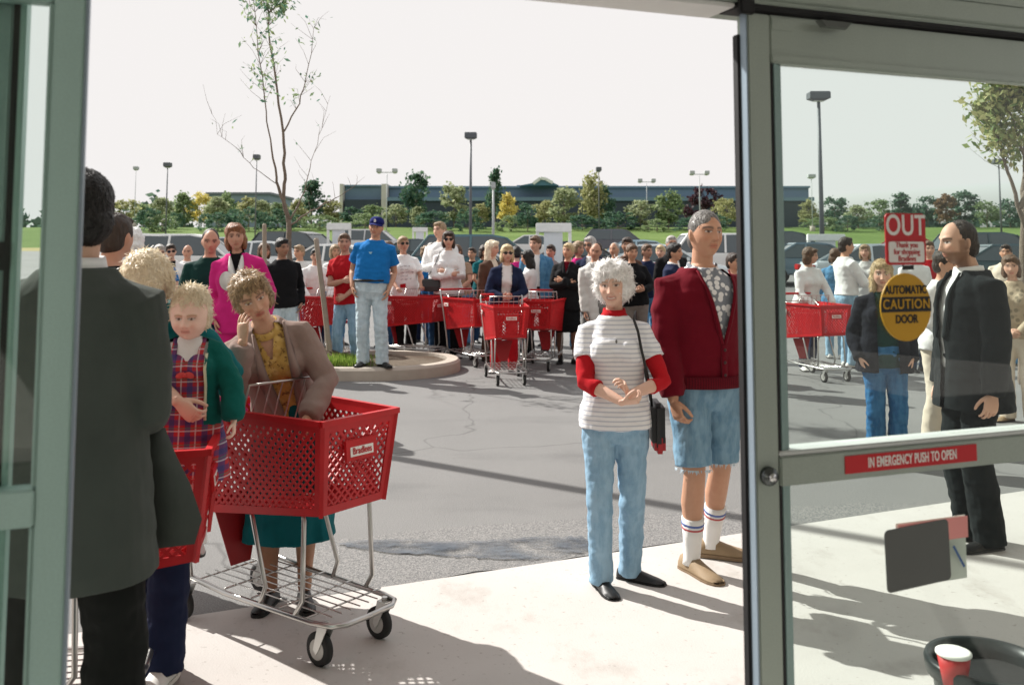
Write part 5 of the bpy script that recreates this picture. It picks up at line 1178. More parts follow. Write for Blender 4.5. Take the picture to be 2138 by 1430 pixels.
# ---------------------------------------------------------------- cloth library
def stripes(name, a, b_, per, duty=.4, axis=2):
    m, nt, b = nodes(name); tc = N(nt, 'ShaderNodeTexCoord'); sx = N(nt, 'ShaderNodeSeparateXYZ'); nt.links.new(tc.outputs['Object'], sx.inputs[0])
    w = N(nt, 'ShaderNodeMath', operation='MULTIPLY'); w.inputs[1].default_value = 1/per; nt.links.new(sx.outputs[axis], w.inputs[0])
    fr = N(nt, 'ShaderNodeMath', operation='FRACT'); nt.links.new(w.outputs[0], fr.inputs[0])
    c = ramp(nt, fr.outputs[0], [(.0, a), (1-duty-.04, a), (1-duty, b_), (.96, b_), (1, a)]); nt.links.new(c, b.inputs['Base Color']); b.inputs['Roughness'].default_value = .9; b.inputs['Specular IOR Level'].default_value = .15
    bump(nt, b, noise(nt, coords(nt), 12, 3), .3, .03); return m
def plaid(name, sc):
    m, nt, b = nodes(name); tc = N(nt, 'ShaderNodeTexCoord'); sx = N(nt, 'ShaderNodeSeparateXYZ'); nt.links.new(tc.outputs['Object'], sx.inputs[0]); col = (.42, .02, .03)
    def band(ax, per, lo, hi, ph=0):
        w = N(nt, 'ShaderNodeMath', operation='MULTIPLY_ADD'); w.inputs[1].default_value = 1/per; w.inputs[2].default_value = ph; nt.links.new(sx.outputs[ax], w.inputs[0]); f = N(nt, 'ShaderNodeMath', operation='FRACT'); nt.links.new(w.outputs[0], f.inputs[0])
        return ramp(nt, f.outputs[0], [(lo-.02, (0, 0, 0)), (lo, (1, 1, 1)), (hi, (1, 1, 1)), (hi+.02, (0, 0, 0))])
    def half(x, v):
        k = N(nt, 'ShaderNodeMath', operation='MULTIPLY'); k.inputs[1].default_value = v; nt.links.new(x, k.inputs[0]); return k.outputs[0]
    c = mixc(nt, half(band(0, sc, .1, .42), .75), col, (.02, .04, .16)); c = mixc(nt, half(band(2, sc, .1, .42), .65), c, (.02, .04, .16)); c = mixc(nt, half(band(0, sc, .70, .76), .6), c, (.6, .6, .62)); c = mixc(nt, half(band(2, sc, .70, .76), .6), c, (.6, .6, .62)); c = mixc(nt, half(band(2, sc, .88, .92), .6), c, (.05, .2, .12))
    nt.links.new(c, b.inputs['Base Color']); b.inputs['Roughness'].default_value = .9; return m
def blotch(name, a, b_, sc, lo=.42, hi=.55, third=None):
    m, nt, b = nodes(name); v = coords(nt); vo = N(nt, 'ShaderNodeTexVoronoi'); vo.inputs['Scale'].default_value = sc; nt.links.new(v, vo.inputs['Vector'])
    c = ramp(nt, vo.outputs['Distance'], [(lo, b_), (hi, a)])
    if third: c = mixc(nt, ramp(nt, noise(nt, v, sc*1.3, 3, .7), [(.55, (0, 0, 0)), (.6, (1, 1, 1))]), c, third)
    nt.links.new(c, b.inputs['Base Color']); b.inputs['Roughness'].default_value = .9; b.inputs['Specular IOR Level'].default_value = .15; bump(nt, b, noise(nt, v, 14, 3), .35, .03); return m
C_ = dict(white=cloth('cloth_white', (.74, .73, .72), .06), navy=cloth('cloth_navy', (.014, .02, .05)), black=cloth('cloth_black', (.010, .010, .011)), red=cloth('cloth_red', (.42, .012, .018)), blue=cloth('cloth_blue', (.012, .15, .42)), maroon=cloth('cloth_maroon', (.125, .005, .013)), pink=cloth('cloth_pink', (.52, .02, .17)), dkgreen=cloth('cloth_dark_green', (.008, .035, .03)), green=cloth('cloth_green', (.006, .10, .085)), teal=cloth('cloth_teal_skirt', (.006, .10, .115)), taupe=cloth('cloth_taupe', (.26, .19, .165)), suit=cloth('cloth_suit_grey', (.062, .070, .062)), suitblk=cloth('cloth_suit_black', (.009, .012, .013)), tan=cloth('cloth_tan', (.32, .22, .15)), brown=cloth('cloth_brown', (.09, .05, .035)), grey=cloth('cloth_grey', (.22, .21, .20)), palegrey=cloth('cloth_pale_grey', (.55, .54, .52)), cream=cloth('cloth_cream', (.60, .52, .42)), offw=cloth('cloth_off_white', (.62, .61, .58), .06))
J = dict(light=denim('denim_light', (.17, .28, .38), (.32, .45, .55)), mid=denim('denim_mid', (.05, .14, .25), (.13, .27, .40)), dark=denim('denim_dark', (.012, .03, .07), (.03, .07, .13)), pale=denim('denim_pale', (.34, .42, .46), (.52, .60, .62)))
SH_B = mat('shoe_black', (.012, .012, .012), .45); SH_W = mat('shoe_white', (.70, .69, .66), .6); SH_T = mat('shoe_tan', (.27, .19, .11), .7, .25); SH_BR = mat('shoe_brown', (.06, .035, .02), .5); SOLE_W = mat('sole_white', (.65, .63, .58), .7); SOLE_T = mat('sole_gum', (.22, .15, .09), .8); M_SHADE = mat('dark_lens', (.012, .010, .010), .2)
def TR(m, **k): return dict(k='trousers', m=m, **k)
def SHO(m, **k): return dict(m=m, **k)
# ---------------------------------------------------------------- foreground people
# 1 white haired woman
def x_bag(i):
    s, tp = i['s'], i['tp']; t = MB(); P = [tp(.10, -.09, 1.46), tp(.118, -.125, 1.40), tp(.135, -.14, 1.30), tp(.165, -.11, 1.18), tp(.19, -.05, 1.06), tp(.205, .03, .98)]
    Q = [tp(.10, -.09, 1.46), tp(.115, -.02, 1.50), tp(.13, .09, 1.42), tp(.17, .12, 1.2), tp(.205, .08, 1.0)]
    t.tube(P, .0075, 8); t.tube(Q, .0075, 8)
    for p in P:
        pass
    bag = empty('handbag', i['r'].matrix_basis @ (Vector(tp(.235, .06, .90))*s), i['r'].rotation_euler.z, 'black and red shoulder bag hanging behind the white haired woman', 'handbag')
    off = tp(.235, .06, .90)*s; t = MBs(t, s); t.v = [v-off for v in t.v]; build('strap', t, M_SBK, bag, True)
    b = MB(); b.box((0, 0, -.015), (.06, .20, .20)); build('bag_body', b, mat('bag_black', (.012, .012, .014), .5), bag, bevel=.02)
    b = MB(); b.box((.006, -.006, -.10), (.052, .17, .09)); build('bag_pocket', b, mat('bag_red', (.36, .015, .02), .5), bag, bevel=.015)
def x_neck(i):
    s, tp = i['s'], i['tp']; t = MB(); t.ell(tp(.0, -.128, 1.345), (.006, .004, .012), None, 8, 6); build('pendant', MBs(t, s), mat('pendant_metal', (.2, .19, .18), .3, metal=1), i['r']); x_bag(i)
striped = stripes('striped_tee', (.76, .76, .77), (.50, .52, .58), .0205, .30)
person('white haired woman in grey striped T-shirt over red sleeves, smiling, hands clasped', 1283, 4.43, 562, 'f', rot=-2, skin='pale', hair=('puffy', 'white', 3600, .6), near=True, old=.9, H=1.475,
       layers=[dict(k='sweater', n='red_turtleneck', m=C_['red'], off=.010, hem=.95, sl=.8, collar=(C_['red'], .050, .056), cdrop=.3), dict(k='tee', n='striped_tshirt', m=striped, off=.017, hem=.868, sl=.42, fl=.06, neck=1.478)],
       bottom=TR(J['light'], n='jeans', loose=.006, off=.009), shoes=SHO(SH_B, sock=(C_['offw'], .16), sole=M_SBK),
       arms=(((.055, -.225, 1.075), (.9, .25, -.5), (-.35, -.35, .85), (-.8, -.2, .2), (40, 35)), ((.02, -.27, 1.045), (-.9, .35, -.3), (.85, -.3, .12), (.1, .4, .9), (45, 40))),
       head=(2, -3, -13), fat=1.04, feet={1: (.085, .10, 62, 0), -1: (-.085, -.03, 18, 0)}, brow=(.35, .28, .22), extras=x_neck, lip=(.50, .20, .17), smile=1.0)
# 2 man in the maroon cardigan
shirtp = blotch('leaf_print_shirt', (.20, .22, .25), (.74, .74, .74), 34, .42, .5)
DSH = denim('denim_shorts', (.11, .20, .28), (.24, .36, .44))
def x_fray(i):
    t = MB(); s = i['s']; fy = i['front_y']; gg = lambda z_, o: [i['tp'](math.cos(a)*(.176+o), math.sin(a)*(.128+o)+.006, z_) for a in np.linspace(0, 2*np.pi, 36, endpoint=False)]
    t.loft([gg(.905, .020), gg(.902, .030), gg(.93, .034), gg(.958, .032), gg(.96, .016)], cap=False); build('ribbed_hem', MBs(t, s), stripes('rib_maroon', (.115, .005, .012), (.07, .003, .008), .012, .5, 0), i['r'], True)
    t = MB(); s = i['s']
    t = MB(); t.loft([[i['tp'](x, fy(min(x, .15), z_, .026)-d, z_) for x, d in ((.022, .012), (.052, .012), (.052, .002), (.022, .002))] for z_ in (1.12, 1.07, 1.02, .97, .93)]); bb = build('button_band', MBs(t, s), C_['maroon'], i['r'], True)
    for z_ in (1.09, 1.03, .97):
        t = MB(); t.ell(i['tp'](.037, fy(.037, z_, .026)-.014, z_), (.008, .003, .008), None, 10, 6); build('button', MBs(t, s), mat('button_dark', (.04, .01, .012), .4), bb, True)
    for q in (1, -1):
        t = MB(); Hj, K_, A_, toe = i['leg'][q]; e = K_*.88+Hj*.12; d = nrm(K_-Hj)
        for k in range(70):
            a = rng.uniform(0, 6.28); p = e+V3(math.cos(a)*.092, math.sin(a)*.092, -.004); w = V3(-math.sin(a), math.cos(a), 0)*.004; q2 = p+V3(rng.normal(0, .006), rng.normal(0, .006), -rng.uniform(.010, .026)); t.add([p-w, p+w, q2], [(0, 1, 2)])
        build('frayed_hem', MBs(t, s), cloth('denim_fray', (.42, .52, .58)), i['r'])
person('grey haired man in maroon cardigan, denim cut-off shorts and banded white socks', 1472, 4.66, 446, 'm', rot=14, skin='tan', hair=('crew', 'iron', 900), near=True, old=.8, H=1.725, sh=1.06, xpy=800,
       layers=[dict(k='shirt', n='print_shirt', m=shirtp, off=.010, hem=.93, sl=.5, collar=(shirtp, .045, .070)), dict(k='jacket', n='cardigan', m=C_['maroon'], off=.026, hem=.915, sl=1, cuff=1, fl=-.02, v=(1.115, .098, 0), vx=.035, lapel=.012, neck=1.482)],
       bottom=dict(k='shorts', m=DSH, n='denim_shorts', off=.010), shoes=SHO(SH_T, sock=(cloth('sock_white', (.78, .77, .75), .04), .50), bands=((cloth('sock_blue', (.12, .17, .40)), .84, .89), (cloth('sock_red', (.50, .12, .12)), .74, .78)), sole=SOLE_T, s=1.08),
       arms=('hang', ((-.215, -.10, .845), (-.5, .8, 0), (.22, -.25, -1), (1, .3, .1), (38, 30))), head=(-2, 3, 6), feet={1: (.105, .16, 58, 0), -1: (-.085, -.02, 12, 0)}, jaw=.72, brow=(.10, .08, .07), extras=x_fray, headoff=(0, -.01, .012))
# 3 suited man seen from behind
def x_suit(i):
    s, tp = i['s'], i['tp']; t = MB()
    rows = []
    for z_, x0_, x1_ in ((1.02, .155, .190), (.94, .15, .225), (.86, .145, .268), (.76, .14, .305), (.69, .135, .285)):
        rows.append([tp(-x0_, -.10, z_), tp(-x1_, -.17, z_), tp(-x1_+.004, -.18, z_), tp(-x0_+.004, -.12, z_)])
    t.loft(rows); build('jacket_front_flap', MBs(t, s), C_['suit'], i['r'], True)
person('man in dark grey-green suit jacket seen from behind, black hair, facing away', 153, 2.62, 368, 'm', rot=180, skin='fair', hair=('short', 'black'), near=True, H=1.755, sh=.98, fat=1.03, xpy=900, z=.008,
       layers=[dict(k='shirt', n='white_shirt', m=C_['white'], off=.008, hem=.95, sl=1, collar=(C_['white'], .050, .066), cdrop=-.2), dict(k='jacket', n='suit_jacket', m=C_['suit'], off=.028, hem=.665, sl=1, fl=.10, v=(1.10, .07, .05), collar=(C_['suit'], .022, .080), cdrop=.2, wr=.006)],
       bottom=TR(cloth('cloth_suit_trouser', (.012, .013, .012)), loose=.018, off=.016), shoes=SHO(SH_B), arms=(((.20, -.14, .95), (.9, .5, 0), None, (-1, 0, 0), 40), ((-.10, -.27, 1.06), (-.25, .5, -.8), (.3, -.9, .1), (1, 0, 0), 30)), head=(2, 0, 50), stance=.13, extras=x_suit)
# 4 leaning woman
yel = blotch('yellow_print_blouse', (.52, .34, .10), (.62, .44, .16), 30, .2, .5, (.22, .13, .05))
TN = (.30, .15, .085)
def x_lean(i):
    s = i['s']
person('woman with ash brown waves leaning on a cart, hand on cheek, taupe blazer', 598, 4.22, 580, 'f', rot=6, skin=(.56, .33, .22), hair=('wavy', 'ash', 2200, .25), near=True, H=1.51, X=-.985, z=.008, old=.45,
       layers=[dict(k='shirt', n='yellow_blouse', m=yel, off=.010, hem=.95, sl=.5, v=(1.34, .05, 0), collar=(yel, .02, .062)), dict(k='jacket', n='blazer', m=C_['taupe'], off=.024, hem=.86, sl=1, cuff=1, v=(1.02, .075, .035), lapel=.045, fl=.06, vx=.02)],
       bottom=dict(k='skirt', m=C_['teal'], hem=.33, flare=.045, pleat=.012), shoes=SHO(SH_B, s=.94), legs=TN,
       lean=24, side=-13, twist=6, head=(9, -18, 10), arms=(((.13, -.43, .99), (.9, .3, -.4), (.25, -.9, -.2), (-.2, -.2, -.9), (50, 30)), ((-.165, -.465, 1.365), (.0, -.5, -1), (-.06, .16, 1), (.55, .8, -.1), (14, 24))), lip=(.42, .10, .08), brow=(.12, .07, .04), extras=x_lean)
# 5 toddler standing in the cart
PL = plaid('red_plaid', .055)
def x_baby(i):
    s, tp = i['s'], i['tp']; t = MB()
    for q in (-1, 1):
        P = [tp(q*.075, i['front_y'](q*.075, 1.20, .034)-.004, 1.20), tp(q*.085, i['front_y'](q*.085, 1.30, .03)-.006, 1.30), tp(q*.092, i['front_y'](q*.09, 1.40, .03)-.006, 1.40), tp(q*.095, -.01, 1.475), tp(q*.09, .08, 1.43)]
        t.tube(P, [.02]*5, 8, flat=.35, ref=(0, -1, .3))
    build('plaid_strap', MBs(t, s), PL, i['r'], True)
    t = MB(); 
    for q in (-1, 1): t.ell(tp(q*.03, -.165, 1.235), (.035, .014, .022), rotm(0, q*20, 0), 10, 8)
    t.ell(tp(0, -.172, 1.235), (.014, .014, .016), None, 8, 6); build('bow', MBs(t, s), mat('bow_red', (.55, .06, .06), .8), i['r'], True)
    t = MB(); rows = []
    for z_ in (1.38, 1.28, 1.16, 1.04, .92): x_ = .135+.01*(1.38-z_); y_ = i['front_y'](min(x_, .14), z_, .045); rows.append([tp(x_-.012, y_-.014, z_), tp(x_+.006, y_-.018, z_), tp(x_+.006, y_-.004, z_), tp(x_-.012, y_, z_)])
    t.loft(rows); build('jacket_zip', MBs(t, s), mat('zip_cream', (.6, .6, .42), .6), i['r'], True)
person('blond toddler in red plaid dress and open green jacket standing in the cart', 402, 3.36, 577, 'f', rot=8, skin=(.80, .56, .46), hair=('baby', 'pale', 2200, .5), near=True, H=.87, hs=1.62, z=.505, X=at(400, 640, 3.36).x,
       layers=[dict(k='tee', n='white_blouse', m=C_['white'], off=.020, hem=.95, sl=.5, neck=1.49), dict(k='dress', n='plaid_dress', m=PL, off=.030, hem=.50, sl=0, fl=.16, neck=1.31, wr=.008), dict(k='jacket', n='green_jacket', m=C_['green'], off=.048, hem=.80, sl=1, cuff=1, v=(1.0, .150, .150), vx=-.02, fl=.05, neck=1.485, wr=.010)],
       bottom=TR(C_['white'], n='tights', off=.008), shoes=SHO(SH_W), arms=(((.33, -.12, .90), (.9, .5, 0), (.1, -.4, -1), (-1, 0, 0), 35), ((-.26, -.16, .92), (-.8, .5, 0), None, (1, 0, 0), 30)), head=(4, 0, -4), brow=(.45, .28, .17), extras=x_baby, headoff=(0, 0, -.05), fat=1.1, jaw=.35, lip=(.62, .24, .20))
# 6 adult behind the toddler
person('blond adult in teal top bending over the toddler, navy trousers, white trainers', 318, 3.60, 520, 'f', rot=0, skin='pale', hair=('bob', 'pale', 2600, .3), near=True, H=1.60, X=-1.335, z=.008,
       layers=[dict(k='sweater', n='teal_sweater', m=cloth('cloth_teal_top', (.008, .12, .13)), off=.018, hem=.90, sl=.8)], bottom=TR(C_['navy'], loose=.012), shoes=SHO(SH_W, sole=SOLE_W, s=1.12), lean=14, head=(58, 0, 14), feet={1: (.105, -.19, -4, 0), -1: (.0, -.02, -20, 0)},
       arms=('back', ((.22, -.40, 1.12), (-.7, -.5, -.6), (.75, -.15, -.62), (.2, .9, .2), (46, 30))))
# 7 bearded man behind the glass
person('bearded man in black suit in profile behind the door glass', 2028, 5.05, 474, 'm', rot=-84, skin='fair', hair=('receding', 'dark'), near=True, H=1.70, sh=1.0, fat=1.15, xpy=800, beard=(.13, .055, .025),
       layers=[dict(k='shirt', n='white_shirt', m=C_['white'], off=.010, hem=.95, sl=1, collar=(C_['white'], .045, .068), cdrop=.4), dict(k='jacket', n='suit_jacket', m=C_['suitblk'], off=.032, hem=.74, sl=1, fl=.07, v=(1.12, .06, .02), lapel=.04)],
       bottom=TR(C_['suitblk'], loose=.02), shoes=SHO(SH_B), arms=('hang', 'hang'), head=(6, 0, 2), brow=HAIRC['dark'], headoff=(0, -.03, 0))
# 8 blond woman behind the yellow disc
person('long haired blond woman in open black jacket, green shirt and jeans behind the yellow disc', 1848, 6.9, 556, 'f', rot=-8, skin='fair', hair=('long', 'blond', 2200, .2), near=True, H=1.47, xpy=800,
       layers=[dict(k='shirt', n='green_shirt', m=C_['dkgreen'], off=.012, hem=.84, sl=.5), dict(k='jacket', n='black_jacket', m=cloth('cloth_black_jacket', (.008, .009, .014)), off=.034, hem=.80, sl=1, v=(1.0, .085, .085), fl=.10)], bottom=TR(denim('denim_deep', (.02, .08, .18), (.06, .18, .32)), n='jeans', loose=.016), shoes=SHO(SH_BR), arms=('pocket', 'pocket'), head=(6, 0, -10), fat=1.15)
# ---------------------------------------------------------------- the waiting crowd
G = 'shoppers waiting in the queue'
def crowd(label, px, Y, top, **k):
    h = (px*37+int(Y*10)*13) % 100/100; h2 = (px*53+7) % 100/100
    k.setdefault('side', (h-.5)*9); k.setdefault('twist', (h2-.5)*22); k.setdefault('head', (h2*8-2, (h-.5)*12, (h2-.5)*40)); k.setdefault('lean', h2*5)
    k.setdefault('feet', {1: (.08+h*.06, (h2-.5)*.16, 10+h*25, 0), -1: (-.08-h2*.05, (h-.5)*.14, -8-h2*25, 0)})
    return person(label, px, Y, top, group=G, **k)
def T_(m, **k): return [dict(k='tee', n='tshirt', m=m, sl=.5, hem=.88, **k)]
def SW(m, **k): return [dict(k='sweater', n='sweater', m=m, sl=1, hem=.88, off=.02, **k)]
def JK(m, inner, w=.05, hem=.84, n='jacket', **k): return [dict(k='shirt', n='shirt', m=inner, off=.010, hem=.92, sl=.5), dict(k='jacket', n=n, m=m, off=.026, hem=hem, sl=1, v=(1.0, .07, w), fl=.05, **k)]
crowd('dark haired man behind the suited man, ear towards us, in a black coat', 226, 4.7, 448, rot=150, hair=('short', 'dark'), layers=SW(C_['black']), bottom=TR(C_['black']), shoes=SHO(SH_B), skin='ruddy')
crowd('white haired woman with pink face behind the suited man', 278, 8.0, 482, sex='f', rot=-10, skin='ruddy', hair=('puffy', 'white'), layers=SW(C_['white']), bottom=TR(C_['grey']), shoes=SHO(SH_B))
crowd('man in dark green shirt with hands clasped, left of the pink jacket', 435, 9.0, 480, skin='ruddy', rot=8, hair=('receding', 'dark'), layers=[dict(k='shirt', n='dark_shirt', m=C_['dkgreen'], sl=1, hem=.92, collar=(C_['dkgreen'], .03, .068))], bottom=TR(C_['navy']), shoes=SHO(SH_B), arms=('waist', 'waist'), head=(8, 0, 10))
def x_panels(i):
    t = MB(); s, tp, fy = i['s'], i['tp'], i['front_y']
    for q in (-1, 1):
        E2 = np.linspace(0, 2*np.pi, 20, endpoint=False); P = [(q*.078+math.cos(a)*.060, 1.265+math.sin(a)*.085) for a in E2]
        t.loft([[tp(x, fy(x, z_, .05)-d, z_) for x, z_ in P] for d in (.022, .004)])
    build('white_panel', MBs(t, s), C_['offw'], i['r'], True)
crowd('woman in bright pink jacket with two white chest panels and pink trousers', 505, 8.6, 468, sex='f', skin='ruddy', rot=4, hair=('bob', 'rust'), layers=[dict(k='shirt', n='black_turtleneck', m=C_['black'], off=.012, hem=.95, sl=.5, collar=(C_['black'], .05, .055)), dict(k='jacket', n='pink_jacket', m=C_['pink'], off=.036, hem=.80, sl=1, v=(1.30, .05, 0), lapel=.04, lm=C_['offw'], fl=.05)], bottom=TR(C_['pink'], loose=.03), shoes=SHO(SH_W), arms=('pocket', 'pocket'), fat=1.1, extras=x_panels)
crowd('woman with dark glasses in white top far behind the dark shirted man', 362, 14, 510, sex='f', hair=('short', 'dark'), layers=JK(C_['white'], C_['black']), bottom=TR(C_['navy']), shoes=SHO(SH_B), glasses=M_SHADE)
crowd('balding man in white shirt beside the woman with dark glasses', 386, 14.6, 512, hair=('bald', 'grey'), skin='ruddy', layers=T_(C_['white']), bottom=TR(C_['grey']), shoes=SHO(SH_B))
crowd('man in black shirt and pale jeans behind the young tree trunk', 592, 11.6, 498, hair=('short', 'black'), skin='brown', rot=25, layers=SW(C_['black']), bottom=TR(J['pale']), shoes=SHO(SH_B), arms=('pocket', 'hang'))
crowd('dark haired shopper in white shirt pushing a cart behind the stake', 655, 13.9, 520, rot=30, hair=('short', 'black'), layers=SW(C_['white']), bottom=TR(C_['navy']), shoes=SHO(SH_W), arms=('handle', 'handle'), lean=8)
crowd('man in red T-shirt and light jeans partly behind the blue capped man', 728, 12.15, 489, hair=('short', 'brown'), skin='ruddy', rot=-25, layers=[dict(k='tee', n='tshirt', m=C_['red'], sl=.5, hem=.86, off=.022)], bottom=TR(J['light']), shoes=SHO(SH_B), arms=('waist', 'fold'), head=(0, 0, 30))
def x_belt(i):
    t = MB(); tp, s = i['tp'], i['s']; t.tube([(math.cos(a)*.200, math.sin(a)*.152-.022, 1.012) for a in np.linspace(0, 2*np.pi, 25)], .016, 8, round_=False); build('belt', MBs(t, s), M_SBK, i['r'], True)
    t = MB(); t.prism([(-.022, 1.345), (.022, 1.345), (0, 1.31)], 'y', -.150, -.146); build('shirt_mark', MBs(t, s), mat('mark_pale_blue', (.30, .50, .60), .7), i['r'])
crowd('man in bright blue shirt, blue cap and pale jeans standing on the kerb', 776, 11.45, 455, z=KH, skin='tan', rot=2, fat=1.28, sh=1.06, old=.6, near=True, hair=('crew', 'grey'), cap=(cloth('cap_navy', (.012, .018, .12)), M_SW), layers=[dict(k='tee', n='blue_shirt', m=C_['blue'], sl=.5, hem=.99, off=.024, collar=(C_['blue'], .02, .072))], bottom=TR(J['pale'], n='jeans', loose=.012, off=.014), shoes=SHO(SH_B), arms=('pocket', 'pocket'), stance=.14, extras=x_belt)
def x_scrib(i):
    t = MB(); s, tp, fy = i['s'], i['tp'], i['front_y']; yy = lambda x, z_: fy(x, z_, .022)-.012
    for z_, n_ in ((1.33, 7), (1.285, 6), (1.24, 8), (1.19, 6), (1.14, 7)):
        x = -.085
        for k in range(n_):
            w = rng.uniform(.010, .024); x2 = x+w
            if k % 3 != 2: t.bar(tp(x, yy(x, z_), z_+rng.uniform(-.006, .006)), tp(x2, yy(x2, z_), z_+rng.uniform(-.008, .008)), .009, .004)
            x = x2+.006
    build('printed_scrawl', MBs(t, s), mat('print_plum', (.16, .06, .09), .8), i['r'])
    t = MB(); t.loft([[tp(x, yy(x, z_)-d, z_) for x, z_ in ((-.10, 1.02), (-.02, 1.02), (-.02, 1.08), (-.10, 1.07))] for d in (.0, .008)]); build('printed_patch', MBs(t, s), C_['red'], i['r'])
crowd('woman in lettered white T-shirt with sunglasses and cropped sandy hair', 846, 13.9, 495, sex='f', skin='ruddy', hair=('fringe', 'light'), glasses=M_SHADE, layers=[dict(k='tee', n='lettered_tshirt', m=C_['white'], sl=.55, hem=.84, off=.03)], bottom=TR(C_['black'], loose=.02), shoes=SHO(SH_W), arms=('handle', 'handle'), fat=1.25, rot=18, head=(-4, 0, 5), extras=x_scrib)
crowd('older person with glasses between the lettered T-shirt and the white sweatshirt', 884, 16, 517, sex='f', hair=('puffy', 'light'), skin='ruddy', glasses=M_SHADE, layers=SW(J['mid']), bottom=TR(C_['navy']), shoes=SHO(SH_B))
crowd('tall man with sandy hair behind the woman in white sweatshirt', 934, 14.4, 465, hair=('short', 'light'), layers=SW(C_['white']), bottom=TR(J['dark'], loose=.02), shoes=SHO(SH_BR), rot=-12, arms=('hang', 'fold'), X=at(922, 600, 14.4).x)
def x_purse(i):
    s, tp = i['s'], i['tp']; o0 = tp(-.235, -.10, 1.02)*s; M4 = i['r'].matrix_basis
    bag = empty('handbag', M4 @ Vector(o0), i['r'].rotation_euler.z, 'charcoal handbag on a strap beside the woman in white sweatshirt', 'handbag')
    b = MB(); b.loft([[(x*k, y*k2, z_) for x, y in ((-.13, -.04), (.13, -.04), (.14, 0), (.13, .04), (-.13, .04), (-.14, 0))] for z_, k, k2 in ((-.10, .85, 1), (-.03, 1, 1.1), (.06, .95, .8), (.085, .85, .4))]); build('bag_body', b, mat('purse_leather', (.035, .037, .037), .5), bag, bevel=.012)
    t = MB(); t.tube([V3(-.09, 0, .08), V3(.03, -.01, .22), tp(-.13, -.10, 1.42)*s-o0, tp(-.12, .0, 1.475)*s-o0, tp(-.14, .10, 1.40)*s-o0, V3(.09, .03, .08)], .006, 6); build('strap', t, M_SBK, bag, True)
crowd('dark haired woman in white sweatshirt and black trousers wearing sunglasses', 937, 13.75, 484, sex='f', skin='fair', hair=('bob', 'dark'), glasses=M_SHADE, layers=SW(C_['white'], fl=.12), bottom=TR(C_['black'], loose=.03), shoes=SHO(SH_W), arms=('fold2', 'fold'), rot=-6, extras=x_purse)
crowd('person in black shirt far back between the sweatshirt woman and the grey blond hair', 985, 17, 518, hair=('short', 'dark'), layers=SW(C_['black']), bottom=TR(C_['navy']), shoes=SHO(SH_B), skin='tan')
crowd('woman with long grey blond hair in brown jacket behind the navy cardigan', 1024, 13.4, 503, sex='f', hair=('long', 'pale'), layers=JK(C_['brown'], C_['cream']), bottom=TR(C_['brown']), shoes=SHO(SH_BR), rot=45, head=(4, 0, 10))
crowd('blond woman with sunglasses in navy cardigan leaning on the front cart', 1052, 12.05, 526, sex='f', H=1.64, skin='fair', hair=('bob', 'blond'), glasses=M_SHADE, layers=JK(C_['navy'], C_['white'], .06), bottom=TR(C_['red'], loose=.01), shoes=SHO(SH_W), lean=17, arms=('hold', 'hold'), rot=5, fat=1.1, head=(-4, 0, 0))
crowd('dark haired person behind the navy cardigan, seen from the back', 1077, 14.6, 515, rot=170, hair=('short', 'black'), layers=SW(C_['pink']), bottom=TR(C_['navy']), shoes=SHO(SH_B))
crowd('woman with long dark hair in white top turned to the left', 1106, 13.3, 524, sex='f', hair=('long', 'black'), layers=SW(C_['white'], fl=.08), bottom=TR(C_['black']), shoes=SHO(SH_W), rot=-100, skin='tan', head=(8, 0, 0), arms=('hold', 'hold'))
crowd('young man with brown fringe in white T-shirt and denim jacket', 1122, 14.0, 494, hair=('fringe', 'brown'), layers=JK(J['mid'], C_['white'], .06), bottom=TR(C_['black']), shoes=SHO(SH_W), rot=-15, head=(0, 0, -18))
crowd('woman with short blond grey hair in black jacket and black skirt, arms folded', 1181, 13.0, 509, sex='f', skin='tan', hair=('fringe', 'blond'), layers=[dict(k='shirt', n='red_collar_shirt', m=C_['maroon'], off=.012, hem=.95, sl=.5), dict(k='jacket', n='black_jacket', m=C_['black'], off=.028, hem=.78, sl=1, v=(1.30, .045, 0), lapel=.03, fl=.06)], bottom=dict(k='skirt', m=C_['black'], hem=.46, flare=.02, off=.02), shoes=SHO(SH_B), legs=(.14, .07, .045), arms=('fold2', 'fold'), fat=1.15)
crowd('grey haired man with glasses in navy jacket behind the man holding a white coat', 1243, 13.2, 495, hair=('short', 'grey'), skin='ruddy', layers=JK(C_['navy'], C_['white']), bottom=TR(C_['grey']), shoes=SHO(SH_B), rot=-25, head=(6, 0, -15), glasses=mat('thin_glasses', (.12, .1, .09), .3))
crowd('man in off white coat and grey trousers tilting his dark haired head', 1262, 12.2, 506, hair=('receding', 'dark'), skin='ruddy', layers=JK(C_['offw'], C_['palegrey'], .06, .70), bottom=TR(C_['grey'], loose=.02), shoes=SHO(SH_BR), side=-8, head=(8, 16, -10), rot=-10, X=at(1255, 600, 12.2).x)
crowd('dark haired person behind the woman in black top and taupe trousers', 1308, 13.6, 497, sex='f', hair=('fringe', 'dark'), skin='brown', layers=SW(C_['brown']), bottom=TR(C_['brown']), shoes=SHO(SH_B))
crowd('brown haired woman in black top and taupe trousers holding a paper', 1326, 12.6, 510, sex='f', hair=('fringe', 'brown'), skin='tan', layers=SW(C_['black']), bottom=TR(cloth('cloth_stone', (.20, .17, .15)), loose=.04), shoes=SHO(SH_B), arms=('hold', 'hold'), fat=1.15, head=(6, 0, 8))
crowd('dark haired man in navy suit in profile left of the cardigan man', 1408, 11.6, 509, hair=('short', 'black'), skin='tan', layers=[dict(k='shirt', n='white_shirt', m=C_['white'], off=.01, hem=.95, sl=1, collar=(C_['white'], .045, .068)), dict(k='jacket', n='suit_jacket', m=C_['navy'], off=.028, hem=.78, sl=1, v=(1.12, .06, 0))], bottom=TR(C_['navy']), shoes=SHO(SH_B), rot=68)
